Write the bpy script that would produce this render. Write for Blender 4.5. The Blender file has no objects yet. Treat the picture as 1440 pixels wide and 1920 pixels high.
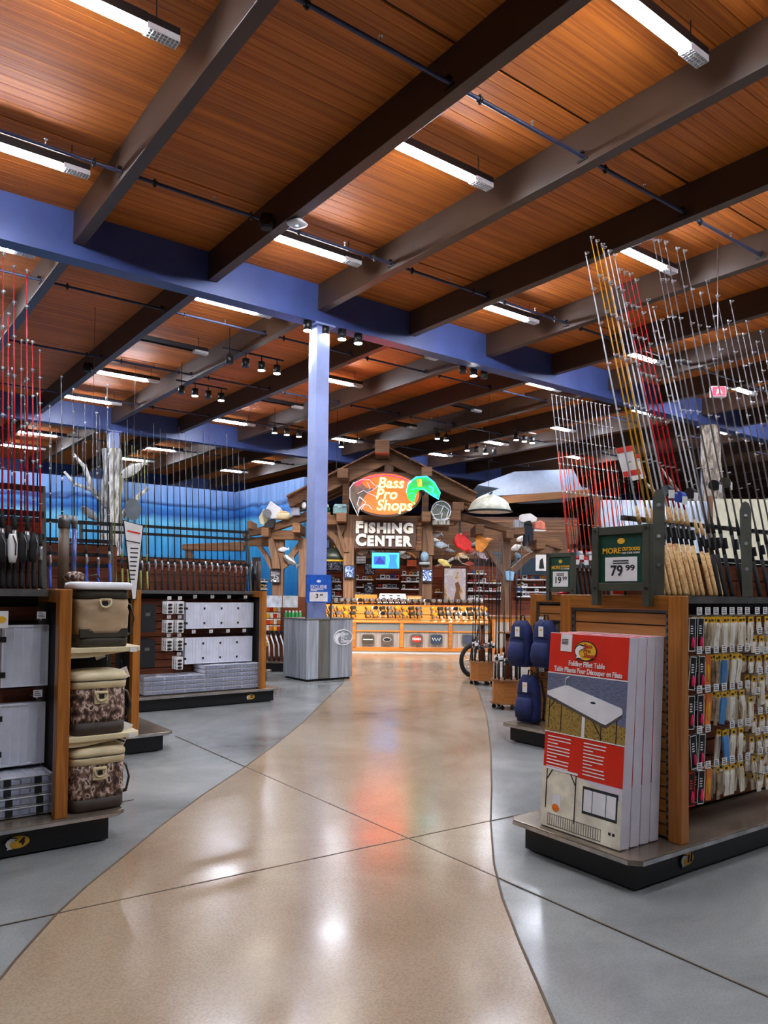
import bpy, math, random
from math import radians as R, sin, cos, pi
from mathutils import Vector, Matrix, Euler
random.seed(7)
SC = bpy.context.scene
COL = SC.collection

# ------------------------------------------------------------------ camera
FPX, PITCH, ROLL, HEAD, EYE = 1420.0, R(1.7), R(0.62), R(37.0), 1.5
PX0, PY0 = 720.0, 1111.0 - FPX * math.tan(PITCH)
FLAT = Vector((sin(HEAD), cos(HEAD), 0)); SIDE = Vector((cos(HEAD), -sin(HEAD), 0))
FWD = FLAT * cos(PITCH) + Vector((0, 0, sin(PITCH)))
UP0 = SIDE.cross(FWD)
RT = SIDE * cos(ROLL) + UP0 * sin(ROLL)
UPV = UP0 * cos(ROLL) - SIDE * sin(ROLL)
EYEP = Vector((0, 0, EYE))
cam_data = bpy.data.cameras.new('camera')
cam_data.sensor_fit = 'AUTO'; cam_data.sensor_width = 36.0
cam_data.lens = FPX / 1920.0 * 36.0
cam_data.shift_y = (PY0 - 960.0) / 1920.0
cam_data.clip_start = 0.05; cam_data.clip_end = 200
cam = bpy.data.objects.new('camera', cam_data); COL.objects.link(cam)
mw = Matrix((RT, UPV, -FWD)).transposed().to_4x4(); mw.translation = EYEP
cam.matrix_world = mw
SC.camera = cam

# ------------------------------------------------------------------ world, exposure
world = bpy.data.worlds.new('world'); SC.world = world; world.use_nodes = True
world.node_tree.nodes['Background'].inputs[0].default_value = (0.9, 0.93, 1, 1)
world.node_tree.nodes['Background'].inputs[1].default_value = 0.0   # closed hall: no sky is seen
SC.view_settings.view_transform = 'Standard'; SC.view_settings.look = 'None'
SC.view_settings.gamma = 1.0; SC.view_settings.use_curve_mapping = False
SC.view_settings.exposure = 1.85
TUBE_POWER = 46.0      # emission of the ceiling tubes
SPOT_POWER = 260.0     # watts of a track-light head
SC.cycles.max_bounces = 6; SC.cycles.diffuse_bounces = 3; SC.cycles.glossy_bounces = 3
SC.cycles.transmission_bounces = 4; SC.cycles.transparent_max_bounces = 8
SC.cycles.sample_clamp_indirect = 6.0

# ------------------------------------------------------------------ pixel helpers (a pixel gives a direction only)
def ray(px, py): return FWD + RT * ((px - PX0) / FPX) - UPV * ((py - PY0) / FPX)
def atz(px, py, z):
    d = ray(px, py); return EYEP + d * ((z - EYE) / d.z)
def onx(px, py, x):
    d = ray(px, py); return EYEP + d * (x / d.x)
def ony(px, py, y):
    d = ray(px, py); return EYEP + d * (y / d.y)
def atd(px, py, depth):
    d = ray(px, py); return EYEP + d * (depth / d.dot(FLAT))
def fcw(a, d, z): return SIDE * a + FLAT * d + Vector((0, 0, z))
def S(d): return d / FPX          # metres per pixel at a depth
FACE = -HEAD                       # rotation of things that face the camera's aisle

# ------------------------------------------------------------------ materials
def lin(c):
    o = []
    for v in c[:3]:
        v /= 255.0
        o.append(v / 12.92 if v <= 0.04045 else ((v + 0.055) / 1.055) ** 2.4)
    return tuple(o) + (1.0,)
MATS = {}
def newmat(name):
    m = bpy.data.materials.new(name); m.use_nodes = True
    MATS[name] = m
    nt = m.node_tree
    return m, nt, nt.nodes['Principled BSDF']
def N(nt, t, **kw):
    n = nt.nodes.new(t)
    for k, v in kw.items():
        if k in n.inputs.keys(): n.inputs[k].default_value = v
        else: setattr(n, k, v)
    return n
def coords(nt, scale, rnd=True):
    tc = N(nt, 'ShaderNodeTexCoord'); mp = N(nt, 'ShaderNodeMapping')
    mp.inputs['Scale'].default_value = scale
    nt.links.new(tc.outputs['Object'], mp.inputs[0])
    if rnd:
        oi = N(nt, 'ShaderNodeObjectInfo'); cm = N(nt, 'ShaderNodeMath', operation='MULTIPLY'); cm.inputs[1].default_value = 37.0
        nt.links.new(oi.outputs['Random'], cm.inputs[0]); nt.links.new(cm.outputs[0], mp.inputs['Location'])
    return mp
def ramp(nt, stops):
    r = N(nt, 'ShaderNodeValToRGB'); e = r.color_ramp.elements
    while len(e) < len(stops): e.new(0.5)
    for i, (p, c) in enumerate(stops): e[i].position = p; e[i].color = lin(c)
    return r
def plain(name, col, rough=0.5, metal=0.0, var=0.12, scale=9.0, bump=0.0, emit=0.0, coat=0.0, alpha=1.0):
    m, nt, b = newmat(name)
    mp = coords(nt, (scale,) * 3)
    n = N(nt, 'ShaderNodeTexNoise'); n.inputs['Scale'].default_value = 1.0; n.inputs['Detail'].default_value = 3
    nt.links.new(mp.outputs[0], n.inputs['Vector'])
    lo = tuple(v * (1 - var) for v in col); hi = tuple(min(255, v * (1 + var)) for v in col)
    r = ramp(nt, [(0.3, lo), (0.7, hi)])
    nt.links.new(n.outputs[0], r.inputs[0]); nt.links.new(r.outputs[0], b.inputs['Base Color'])
    b.inputs['Roughness'].default_value = rough; b.inputs['Metallic'].default_value = metal
    if coat: b.inputs['Coat Weight'].default_value = coat
    if alpha < 1: b.inputs['Alpha'].default_value = alpha
    if emit:
        nt.links.new(r.outputs[0], b.inputs['Emission Color']); b.inputs['Emission Strength'].default_value = emit
    if bump:
        bp = N(nt, 'ShaderNodeBump'); bp.inputs['Strength'].default_value = bump; bp.inputs['Distance'].default_value = 0.01
        nt.links.new(n.outputs[0], bp.inputs['Height']); nt.links.new(bp.outputs[0], b.inputs['Normal'])
    return m
def wood(name, dark, light, axis=0, fine=26.0, along=1.2, rough=0.45, knots=False, bump=0.15, objvar=0.25):
    m, nt, b = newmat(name)
    sc = [fine] * 3; sc[axis] = along
    mp = coords(nt, tuple(sc))
    n = N(nt, 'ShaderNodeTexNoise'); n.inputs['Scale'].default_value = 1.0; n.inputs['Detail'].default_value = 5; n.inputs['Distortion'].default_value = 0.7
    nt.links.new(mp.outputs[0], n.inputs['Vector'])
    r = ramp(nt, [(0.25, dark), (0.72, light)])
    nt.links.new(n.outputs[0], r.inputs[0])
    out = r.outputs[0]
    oi = N(nt, 'ShaderNodeObjectInfo'); mr = N(nt, 'ShaderNodeMapRange')
    mr.inputs['To Min'].default_value = 1 - objvar; mr.inputs['To Max'].default_value = 1 + objvar * 0.6
    nt.links.new(oi.outputs['Random'], mr.inputs[0])
    hv = N(nt, 'ShaderNodeHueSaturation'); nt.links.new(mr.outputs[0], hv.inputs['Value']); nt.links.new(out, hv.inputs['Color'])
    out = hv.outputs[0]
    if knots:
        mp2 = coords(nt, (2.2, 5.5, 5.5)); v = N(nt, 'ShaderNodeTexVoronoi'); nt.links.new(mp2.outputs[0], v.inputs['Vector'])
        r2 = ramp(nt, [(0.0, (60, 28, 8)), (0.09, (255, 255, 255))]); nt.links.new(v.outputs['Distance'], r2.inputs[0])
        mx = N(nt, 'ShaderNodeMixRGB', blend_type='MULTIPLY'); mx.inputs[0].default_value = 0.8
        nt.links.new(out, mx.inputs[1]); nt.links.new(r2.outputs[0], mx.inputs[2]); out = mx.outputs[0]
    nt.links.new(out, b.inputs['Base Color']); b.inputs['Roughness'].default_value = rough
    if bump:
        bp = N(nt, 'ShaderNodeBump'); bp.inputs['Strength'].default_value = bump; bp.inputs['Distance'].default_value = 0.004
        nt.links.new(n.outputs[0], bp.inputs['Height']); nt.links.new(bp.outputs[0], b.inputs['Normal'])
    return m
def blotch(name, cols, scale=14.0, rough=0.8, kind='noise', stretch=(1, 1, 1), bump=0.2):
    m, nt, b = newmat(name)
    mp = coords(nt, tuple(scale * s for s in stretch))
    if kind == 'voronoi':
        nn = N(nt, 'ShaderNodeTexNoise'); nn.inputs['Scale'].default_value = 2.0; nt.links.new(mp.outputs[0], nn.inputs['Vector'])
        n = N(nt, 'ShaderNodeTexVoronoi'); nt.links.new(nn.outputs['Color'], n.inputs['Vector']); n.inputs['Scale'].default_value = 9
        o = n.outputs['Color']
    else:
        n = N(nt, 'ShaderNodeTexNoise'); n.inputs['Scale'].default_value = 1.0; n.inputs['Detail'].default_value = 4; nt.links.new(mp.outputs[0], n.inputs['Vector']); o = n.outputs[0]
    k = len(cols)
    r = ramp(nt, [(0.28 + 0.44 * i / k, c) for i, c in enumerate(cols)]); r.color_ramp.interpolation = 'CONSTANT'
    nt.links.new(o, r.inputs[0]); nt.links.new(r.outputs[0], b.inputs['Base Color']); b.inputs['Roughness'].default_value = rough
    return m
def glow(name, col, strength):
    m, nt, b = newmat(name)
    b.inputs['Base Color'].default_value = lin(col); b.inputs['Emission Color'].default_value = lin(col)
    b.inputs['Emission Strength'].default_value = strength
    n = N(nt, 'ShaderNodeTexNoise'); n.inputs['Scale'].default_value = 3
    mr = N(nt, 'ShaderNodeMapRange'); mr.inputs['To Min'].default_value = strength * 0.9; mr.inputs['To Max'].default_value = strength * 1.1
    nt.links.new(n.outputs[0], mr.inputs[0]); nt.links.new(mr.outputs[0], b.inputs['Emission Strength'])
    return m

def floor_mat(name, cols, rough, big=0.5, speck=0.0):
    m, nt, b = newmat(name)
    mp = coords(nt, (1, 1, 1), False)
    n = N(nt, 'ShaderNodeTexNoise'); n.inputs['Scale'].default_value = big; n.inputs['Detail'].default_value = 6; n.inputs['Roughness'].default_value = 0.62; n.inputs['Distortion'].default_value = 0.8
    nt.links.new(mp.outputs[0], n.inputs['Vector'])
    r = ramp(nt, [(0.28 + 0.44 * i / (len(cols) - 1), c) for i, c in enumerate(cols)])
    nt.links.new(n.outputs[0], r.inputs[0])
    n2 = N(nt, 'ShaderNodeTexNoise'); n2.inputs['Scale'].default_value = 90; n2.inputs['Detail'].default_value = 3
    nt.links.new(mp.outputs[0], n2.inputs['Vector'])
    r2 = ramp(nt, [(0.35, (205, 205, 205)), (0.6, (255, 255, 255))]); nt.links.new(n2.outputs[0], r2.inputs[0])
    mx = N(nt, 'ShaderNodeMixRGB', blend_type='MULTIPLY'); mx.inputs[0].default_value = speck
    nt.links.new(r.outputs[0], mx.inputs[1]); nt.links.new(r2.outputs[0], mx.inputs[2])
    nt.links.new(mx.outputs[0], b.inputs['Base Color'])
    n3 = N(nt, 'ShaderNodeTexNoise'); n3.inputs['Scale'].default_value = 2.3; n3.inputs['Detail'].default_value = 5
    nt.links.new(mp.outputs[0], n3.inputs['Vector'])
    mr = N(nt, 'ShaderNodeMapRange'); mr.inputs['From Min'].default_value = 0.3; mr.inputs['From Max'].default_value = 0.7
    mr.inputs['To Min'].default_value = rough * 0.7; mr.inputs['To Max'].default_value = rough * 1.3
    nt.links.new(n3.outputs[0], mr.inputs[0]); nt.links.new(mr.outputs[0], b.inputs['Roughness'])
    b.inputs['IOR'].default_value = 1.47
    return m
concrete = floor_mat('polished_concrete', [(108, 110, 108), (136, 138, 136), (156, 158, 156), (178, 178, 174)], 0.19, 0.55, 0.35)
tan_floor = floor_mat('tan_concrete', [(146, 122, 96), (164, 140, 114), (176, 156, 130), (186, 170, 148)], 0.19, 0.45, 0.5)
deck_wood = wood('deck_wood', (150, 72, 9), (212, 118, 30), 0, 30, 0.5, 0.65, knots=True, bump=0.1, objvar=0.16)
beam_paint = plain('beam_paint', (72, 52, 37), 0.45, 0, 0.06, 2)
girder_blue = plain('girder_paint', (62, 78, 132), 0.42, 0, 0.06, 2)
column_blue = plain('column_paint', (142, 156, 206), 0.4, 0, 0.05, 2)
column_brown = plain('brown_paint', (70, 56, 44), 0.6)
black_metal = plain('black_metal', (20, 20, 22), 0.42, 0.0, 0.1)
black_matte = plain('black_matte', (12, 12, 13), 0.7)
dark_wall = plain('dark_wall', (38, 34, 34), 0.8)
grey_metal = plain('grey_metal', (120, 118, 116), 0.35, 0.7)
steel = plain('steel', (190, 190, 192), 0.28, 0.9)
tray_metal = plain('tray_metal', (136, 122, 106), 0.25, 0.55, 0.15, 3)
pipe_paint = plain('pipe_paint', (52, 56, 84), 0.45, 0.2)
white_plastic = plain('white_plastic', (232, 232, 234), 0.35, 0, 0.03)
white_card = plain('white_card', (236, 232, 228), 0.6, 0, 0.03)
cream = plain('cream', (222, 206, 164), 0.45, 0, 0.05)
clear_plastic = plain('frosted_plastic', (226, 229, 242), 0.22, 0, 0.06, 5, alpha=0.9)
clear_cell = plain('frosted_cell', (150, 156, 178), 0.3, 0, 0.1, 20)
clear_rib = plain('frosted_rib', (232, 234, 244), 0.25, 0, 0.03)
oak = wood('oak', (140, 78, 24), (192, 122, 48), 2, 42, 2.2, 0.35, bump=0.2)
oak_h = wood('oak_rail', (140, 78, 24), (192, 122, 48), 0, 42, 2.2, 0.35, bump=0.2)
oak_y = wood('oak_rail_across', (140, 78, 24), (192, 122, 48), 1, 42, 2.2, 0.35, bump=0.2)
slat_oak = wood('slat_oak', (150, 90, 38), (186, 120, 58), 0, 34, 1.5, 0.4, objvar=0.12)
slat_oak_y = wood('slat_oak_across', (150, 90, 38), (186, 120, 58), 1, 34, 1.5, 0.4, objvar=0.12)
slat_red = wood('slat_red', (104, 48, 22), (142, 74, 38), 0, 34, 1.5, 0.45, objvar=0.12)
slat_dark = wood('slat_dark', (52, 28, 18), (80, 44, 28), 0, 34, 1.5, 0.5)
timber = wood('timber', (84, 54, 34), (140, 98, 64), 0, 20, 1.2, 0.7, bump=0.4)
timber_v = wood('timber_upright', (80, 54, 38), (136, 100, 72), 2, 20, 1.2, 0.7, bump=0.4)
timber_o = wood('timber_orange', (122, 76, 42), (168, 114, 68), 0, 20, 1.2, 0.65, bump=0.3)
grey_wood = wood('grey_wood', (128, 132, 138), (192, 198, 206), 2, 22, 0.9, 0.7, bump=0.5, objvar=0.15)
grey_wood_d = wood('grey_wood_dark', (84, 82, 74), (124, 122, 112), 2, 26, 1.2, 0.75, bump=0.5, objvar=0.1)
drift = blotch('driftwood', [(96, 90, 84), (150, 146, 140), (190, 188, 184), (222, 220, 216)], 5, 0.8, 'noise', (3, 3, 0.5))
bark = blotch('bark', [(74, 64, 56), (112, 100, 90), (150, 138, 124), (170, 160, 148)], 7, 0.9, 'noise', (2, 2, 0.6))
camo = blotch('camo_cloth', [(44, 30, 22), (74, 52, 40), (128, 100, 84), (204, 182, 168), (70, 52, 40)], 34, 0.85, 'noise', (1, 1, 0.7))
tan_cloth = plain('tan_cloth', (172, 146, 112), 0.6, 0, 0.06, 4, 0.1)
dark_olive = plain('dark_olive', (58, 52, 38), 0.55)
olive = plain('olive_metal', (62, 62, 48), 0.5)
red_print = plain('red_print', (222, 44, 22), 0.4, 0, 0.03)
yellow = plain('yellow_print', (238, 184, 40), 0.45, 0, 0.04)
gold_badge = plain('gold_badge', (232, 172, 42), 0.45)
navy = plain('navy_cloth', (15, 30, 82), 0.75, 0, 0.2, 12, 0.2)
cork = blotch('cork', [(206, 160, 98), (222, 182, 122), (196, 148, 88)], 40, 0.7)
rod_black = plain('rod_black', (24, 24, 28), 0.25)
rod_red = plain('rod_red', (206, 30, 44), 0.25)
rod_orange = plain('rod_orange', (226, 66, 38), 0.25)
rod_gold = plain('rod_gold', (226, 164, 44), 0.25)
rod_white = plain('rod_white', (226, 226, 230), 0.25)
rod_grey = plain('rod_grey', (118, 112, 112), 0.25)
rod_blue = plain('rod_blue', (30, 70, 170), 0.3)
rod_olive = plain('rod_olive', (128, 126, 44), 0.35)
foam = plain('foam_grip', (18, 18, 20), 0.8)
green_sign = plain('green_sign', (24, 68, 52), 0.4)
blue_sign = plain('blue_sign', (34, 96, 200), 0.35)
pink_lure = plain('pink_lure', (232, 40, 92), 0.3)
orange_lure = plain('orange_lure', (232, 120, 36), 0.3)
cream_lure = blotch('cream_lure', [(206, 184, 146), (232, 220, 196), (240, 234, 220), (178, 140, 96)], 18, 0.3, 'noise', (2.5, 2.5, 0.3))
blue_lure = plain('blue_lure', (70, 130, 186), 0.3)
bag_clear = plain('bag_clear', (214, 206, 192), 0.2, 0, 0.12, 30)
ink = plain('ink', (18, 16, 14), 0.6)
tube_glow = glow('tube_glow', (236, 242, 255), TUBE_POWER)
lens_glow = glow('lens_glow', (255, 250, 240), 60)

# ------------------------------------------------------------------ mesh builder
class MB:
    def __init__(s): s.v = []; s.f = []; s.m = []; s.sm = []
    def add(s, vs, fs, m=0, sm=False):
        o = len(s.v); s.v += [tuple(p) for p in vs]
        for f in fs: s.f.append([i + o for i in f]); s.m.append(m); s.sm.append(sm)
        return s
    def bx(s, x0, x1, y0, y1, z0, z1, m=0):
        return s.add([(x0, y0, z0), (x1, y0, z0), (x1, y1, z0), (x0, y1, z0), (x0, y0, z1), (x1, y0, z1), (x1, y1, z1), (x0, y1, z1)],
                     [(0, 3, 2, 1), (4, 5, 6, 7), (0, 1, 5, 4), (1, 2, 6, 5), (2, 3, 7, 6), (3, 0, 4, 7)], m)
    def bar(s, p, q, w, h, m=0, up=(0, 0, 1)):
        p = Vector(p); q = Vector(q); d = (q - p).normalized(); u = Vector(up)
        x = d.cross(u)
        if x.length < 1e-4: x = d.cross(Vector((1, 0, 0)))
        x.normalize(); y = x.cross(d)
        vs = []
        for c in (p, q):
            for sx, sy in ((-1, -1), (1, -1), (1, 1), (-1, 1)): vs.append(c + x * sx * w / 2 + y * sy * h / 2)
        return s.add(vs, [(3, 2, 1, 0), (4, 5, 6, 7), (0, 1, 5, 4), (1, 2, 6, 5), (2, 3, 7, 6), (3, 0, 4, 7)], m)
    def tube(s, pts, r, n=8, m=0, cap=True, flat=None):
        pts = [Vector(p) for p in pts]; k = len(pts)
        rs = r if isinstance(r, (list, tuple)) else [r] * k
        vs = []; ux = None
        for i, p in enumerate(pts):
            d = (pts[min(i + 1, k - 1)] - pts[max(i - 1, 0)]).normalized()
            if ux is None:
                a = Vector((0, 0, 1)) if abs(d.z) < 0.9 else Vector((1, 0, 0))
                ux = d.cross(a).normalized()
            else: ux = (ux - d * ux.dot(d)).normalized()
            uy = d.cross(ux)
            for j in range(n):
                t = 2 * pi * j / n
                vs.append(p + ux * cos(t) * rs[i] + uy * sin(t) * rs[i] * (flat or 1))
        fs = []
        for i in range(k - 1):
            for j in range(n):
                a, b = i * n + j, i * n + (j + 1) % n
                fs.append((a, b, b + n, a + n))
        s.add(vs, fs, m, True)
        if cap:
            o = len(s.v) - len(vs)
            s.f.append([o + j for j in range(n)][::-1]); s.m.append(m); s.sm.append(False)
            s.f.append([o + (k - 1) * n + j for j in range(n)]); s.m.append(m); s.sm.append(False)
        return s
    def cyl(s, p, q, r, r2=None, n=10, m=0): return s.tube([p, q], [r, r if r2 is None else r2], n, m)
    def loft(s, secs, m=0, sm=True, cap=True):
        n = len(secs[0]); vs = [p for sec in secs for p in sec]; fs = []
        for i in range(len(secs) - 1):
            for j in range(n):
                a, b = i * n + j, i * n + (j + 1) % n
                fs.append((a, b, b + n, a + n))
        o = len(s.v); s.add(vs, fs, m, sm)
        if cap:
            s.f.append([o + j for j in range(n)][::-1]); s.m.append(m); s.sm.append(False)
            s.f.append([o + (len(secs) - 1) * n + j for j in range(n)]); s.m.append(m); s.sm.append(False)
        return s
    def prism(s, poly, y0, y1, m=0, axis='y'):
        """outline (x, z) pushed from y0 to y1 (axis y), or (x, y) from z0 to z1 (axis z)"""
        n = len(poly); vs = []
        for t in (y0, y1):
            for a, b in poly: vs.append((a, t, b) if axis == 'y' else ((a, b, t) if axis == 'z' else (t, a, b)))
        fs = [list(range(n)), list(range(2 * n - 1, n - 1, -1))]
        for j in range(n): fs.append(((j + 1) % n, j, j + n, (j + 1) % n + n))
        return s.add(vs, fs, m)
    def ball(s, c, r, n=10, k=6, m=0):
        r = r if isinstance(r, (tuple, list)) else (r, r, r)
        secs = []
        for i in range(k + 1):
            t = -pi / 2 + pi * i / k; q = max(cos(t), 0.02)
            secs.append([(c[0] + r[0] * q * cos(2 * pi * j / n), c[1] + r[1] * q * sin(2 * pi * j / n), c[2] + r[2] * sin(t)) for j in range(n)])
        return s.loft(secs, m)
    def mesh(s, name, mats):
        me = bpy.data.meshes.new(name); me.from_pydata(s.v, [], s.f)
        mats = mats if isinstance(mats, (list, tuple)) else [mats]
        for mt in mats: me.materials.append(mt)
        me.polygons.foreach_set('material_index', s.m); me.polygons.foreach_set('use_smooth', s.sm)
        me.update(); return me
    def build(s, name, mats, parent=None, loc=(0, 0, 0), rot=0, bevel=0.0):
        return link(name, s.mesh(name, mats), parent, loc, rot, bevel)
def link(name, me, parent=None, loc=(0, 0, 0), rot=0, bevel=0.0):
    o = bpy.data.objects.new(name, me); COL.objects.link(o)
    o.location = loc; o.rotation_euler = rot if isinstance(rot, (tuple, list)) else (0, 0, rot)
    if parent is not None: o.parent = parent
    if bevel:
        b = o.modifiers.new('bevel', 'BEVEL'); b.width = bevel; b.segments = 2; b.limit_method = 'ANGLE'
    return o
def tag(o, label, cat, group=None, kind=None):
    o['label'] = label; o['category'] = cat
    if group: o['group'] = group
    if kind: o['kind'] = kind
    return o
def thing(name, label, cat, loc=(0, 0, 0), rot=0, group=None):
    o = bpy.data.objects.new(name, None); COL.objects.link(o); o.empty_display_size = 0.1
    o.location = loc; o.rotation_euler = rot if isinstance(rot, (tuple, list)) else (0, 0, rot)
    return tag(o, label, cat, group)
def struct(o, label=None):
    o['kind'] = 'structure'
    if label: o['label'] = label
    return o
def copy_tree(o, parent=None):
    c = o.copy(); COL.objects.link(c)
    if parent is not None: c.parent = parent
    for ch in o.children: copy_tree(ch, c)
    return c
def box(x0, x1, y0, y1, z0, z1): return MB().bx(x0, x1, y0, y1, z0, z1)
def sq(hx, hy, z, n=24, e=4.0, cx=0, cy=0):
    """super-ellipse ring"""
    out = []
    for j in range(n):
        t = 2 * pi * j / n; c, si = cos(t), sin(t)
        out.append((cx + hx * math.copysign(abs(c) ** (2 / e), c), cy + hy * math.copysign(abs(si) ** (2 / e), si), z))
    return out
def ellipse(cx, cz, rx, rz, n=32): return [(cx + rx * cos(2 * pi * j / n), cz + rz * sin(2 * pi * j / n)) for j in range(n)]
_tx = {}
def text_mesh(s, size, depth=0.002, bold=0.0, shear=0.0, width=None):
    key = (s, size, depth, bold, shear, width)
    if key in _tx: return _tx[key]
    cu = bpy.data.curves.new('lettering', 'FONT'); cu.body = s; cu.size = size; cu.extrude = depth / 2; cu.offset = bold; cu.shear = shear
    cu.align_x = 'CENTER'; cu.align_y = 'CENTER'; cu.resolution_u = 3
    o = bpy.data.objects.new('lettering', cu); COL.objects.link(o)
    bpy.context.view_layer.update()
    me = bpy.data.meshes.new_from_object(o.evaluated_get(bpy.context.evaluated_depsgraph_get()))
    bpy.data.objects.remove(o); bpy.data.curves.remove(cu)
    if width:
        xs = [v.co.x for v in me.vertices]; k = width / max(1e-6, max(xs) - min(xs)); c = (max(xs) + min(xs)) / 2
        for v in me.vertices: v.co.x = (v.co.x - c) * k
    _tx[key] = me; return me
def text(s, size, mt, parent, loc, rz=0, depth=0.002, bold=0.0, shear=0.0, width=None, tilt=0.0, name='lettering'):
    """upright lettering that faces the parent's -y side"""
    me = text_mesh(s, size, depth, bold, shear, width).copy(); me.materials.clear(); me.materials.append(mt)
    return link(name, me, parent, loc, (pi / 2 + tilt, 0, rz))

# ================================================================== THE SETTING
X0, X1, Y0, Y1 = -9.0, 40.0, -7.0, 39.0
ZDECK, ZBEAM, ZGIRD = 6.78, 6.33, 6.12
floor = struct(box(X0, X1, Y0, Y1, -0.12, 0).build('floor', concrete), 'polished grey concrete floor with saw-cut joints')
L = [(0, 1838), (30, 1800), (105, 1716), (165, 1660), (240, 1600), (300, 1550), (380, 1491), (460, 1438), (520, 1394), (570, 1353), (620, 1303), (642, 1282), (652, 1262)]
Rr = [(1040, 1920), (1010, 1850), (975, 1770), (942, 1685), (926, 1620), (920, 1540), (922, 1480), (920, 1400), (912, 1340), (895, 1292), (872, 1256)]
lp = [atz(x, y, 0) for x, y in L]; rp = [atz(x, y, 0) for x, y in Rr]
poly = [fcw(-2.6, 0.3, 0)] + lp + [fcw(-2.2, 17.6, 0), fcw(-2.4, 18.72, 0), fcw(2.6, 18.72, 0), fcw(2.1, 16.4, 0)] + rp[::-1] + [fcw(0.85, 0.3, 0)]
wk = MB(); n = len(poly)
wk.add([(p.x, p.y, 0.003) for p in poly], [list(range(n))[::-1]])
o = wk.build('walkway', tan_floor, floor)
def strip(name, pts, w, z, mt, parent):
    m = MB()
    for i in range(len(pts) - 1): m.bar((pts[i].x, pts[i].y, z), (pts[i + 1].x, pts[i + 1].y, z), w, 0.002)
    return m.build(name, mt, parent)
joint = plain('joint', (82, 66, 44), 0.6)
strip('walkway_edge', [fcw(-2.6, 0.3, 0)] + lp, 0.012, 0.0035, joint, floor)
strip('walkway_edge', [fcw(0.85, 0.3, 0)] + rp, 0.012, 0.0035, joint, floor)
for a, b in (((-300, 1801), (975, 1528)), ((330, 1381), (1500, 1896)), ((250, 1500), (-60, 1560))):
    strip('floor_joint', [atz(*a, 0), atz(*b, 0)], 0.009, 0.0035, joint, floor)

# walls of the hall
pale_wall = plain('pale_wall', (150, 158, 168), 0.7)
for nm, b in (('wall_back', (X0, X1, Y1, Y1 + 0.2, 0, 7)), ('wall_front', (X0, X1, Y0 - 0.2, Y0, 0, 7)),
              ('wall_left', (X0 - 0.2, X0, Y0, Y1, 0, 7)), ('wall_right', (X1, X1 + 0.2, Y0, Y1, 0, 7))):
    struct(box(*b).build(nm, dark_wall))

# ceiling deck: backing plus single planks
ceil = struct(box(X0, X1, Y0, Y1, ZDECK + 0.02, ZDECK + 0.12).build('ceiling', black_matte), 'orange-brown timber plank ceiling')
PW = 0.148
plank_me = MB().prism([(0.003, ZDECK), (PW - 0.003, ZDECK), (PW, ZDECK + 0.006), (PW, ZDECK + 0.022), (0, ZDECK + 0.022), (0, ZDECK + 0.006)], X0, X1, 0, 'x').mesh('ceiling_plank', deck_wood)
y = -2.5
for i in range(280):
    if i in (52, 78, 131): y += 0.03
    link('ceiling_plank', plank_me, ceil, (0, y, 0)); y += PW + 0.002
# cross beams, girders, columns
BS = 2.01; BX = [6.87 + BS * k for k in range(-7, 16)]
for x in BX:
    m = MB(); h = 0.075
    m.bx(x - h, x + h, Y0, Y1, ZBEAM, ZDECK)
    struct(m.build('roof_beam', beam_paint, bevel=0.006), 'long dark painted roof beam carrying the plank ceiling')
GY = (-0.2, 11.1, 22.4, 33.7)
for y in GY:
    g = MB(); x0, x1 = X0, X1
    g.bx(x0, x1, y - 0.14, y + 0.14, ZGIRD, ZGIRD + 0.03); g.bx(x0, x1, y - 0.12, y + 0.12, ZGIRD + 0.03, ZDECK)
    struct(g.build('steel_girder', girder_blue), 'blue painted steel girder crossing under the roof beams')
    for xx in BX:
        pass
def column(x, y, label, shade_side=True):
    t = thing('steel_column', label, 'column', (x, y, 0))
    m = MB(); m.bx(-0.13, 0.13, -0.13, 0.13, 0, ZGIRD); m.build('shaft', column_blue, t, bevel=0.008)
    MB().bx(-0.2, 0.2, -0.2, 0.2, ZGIRD - 0.03, ZGIRD + 0.001).build('cap_plate', column_blue, t)
    if shade_side: MB().bx(-0.155, -0.131, -0.13, 0.13, 0, ZGIRD - 0.03).build('shade_sheet', column_brown, t)  # dark sheet that puts shade into the column's -x side; switched off below
    return t
column(6.93, 11.14, 'blue steel column rising from the grey plank pedestal to the girder', False)
column(6.9, 22.4, 'slim blue steel column wrapped in driftwood before the water mural', False)
column(19.35, 11.1, 'steel column behind the bark tree trunk past the fishing rods', False)

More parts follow.
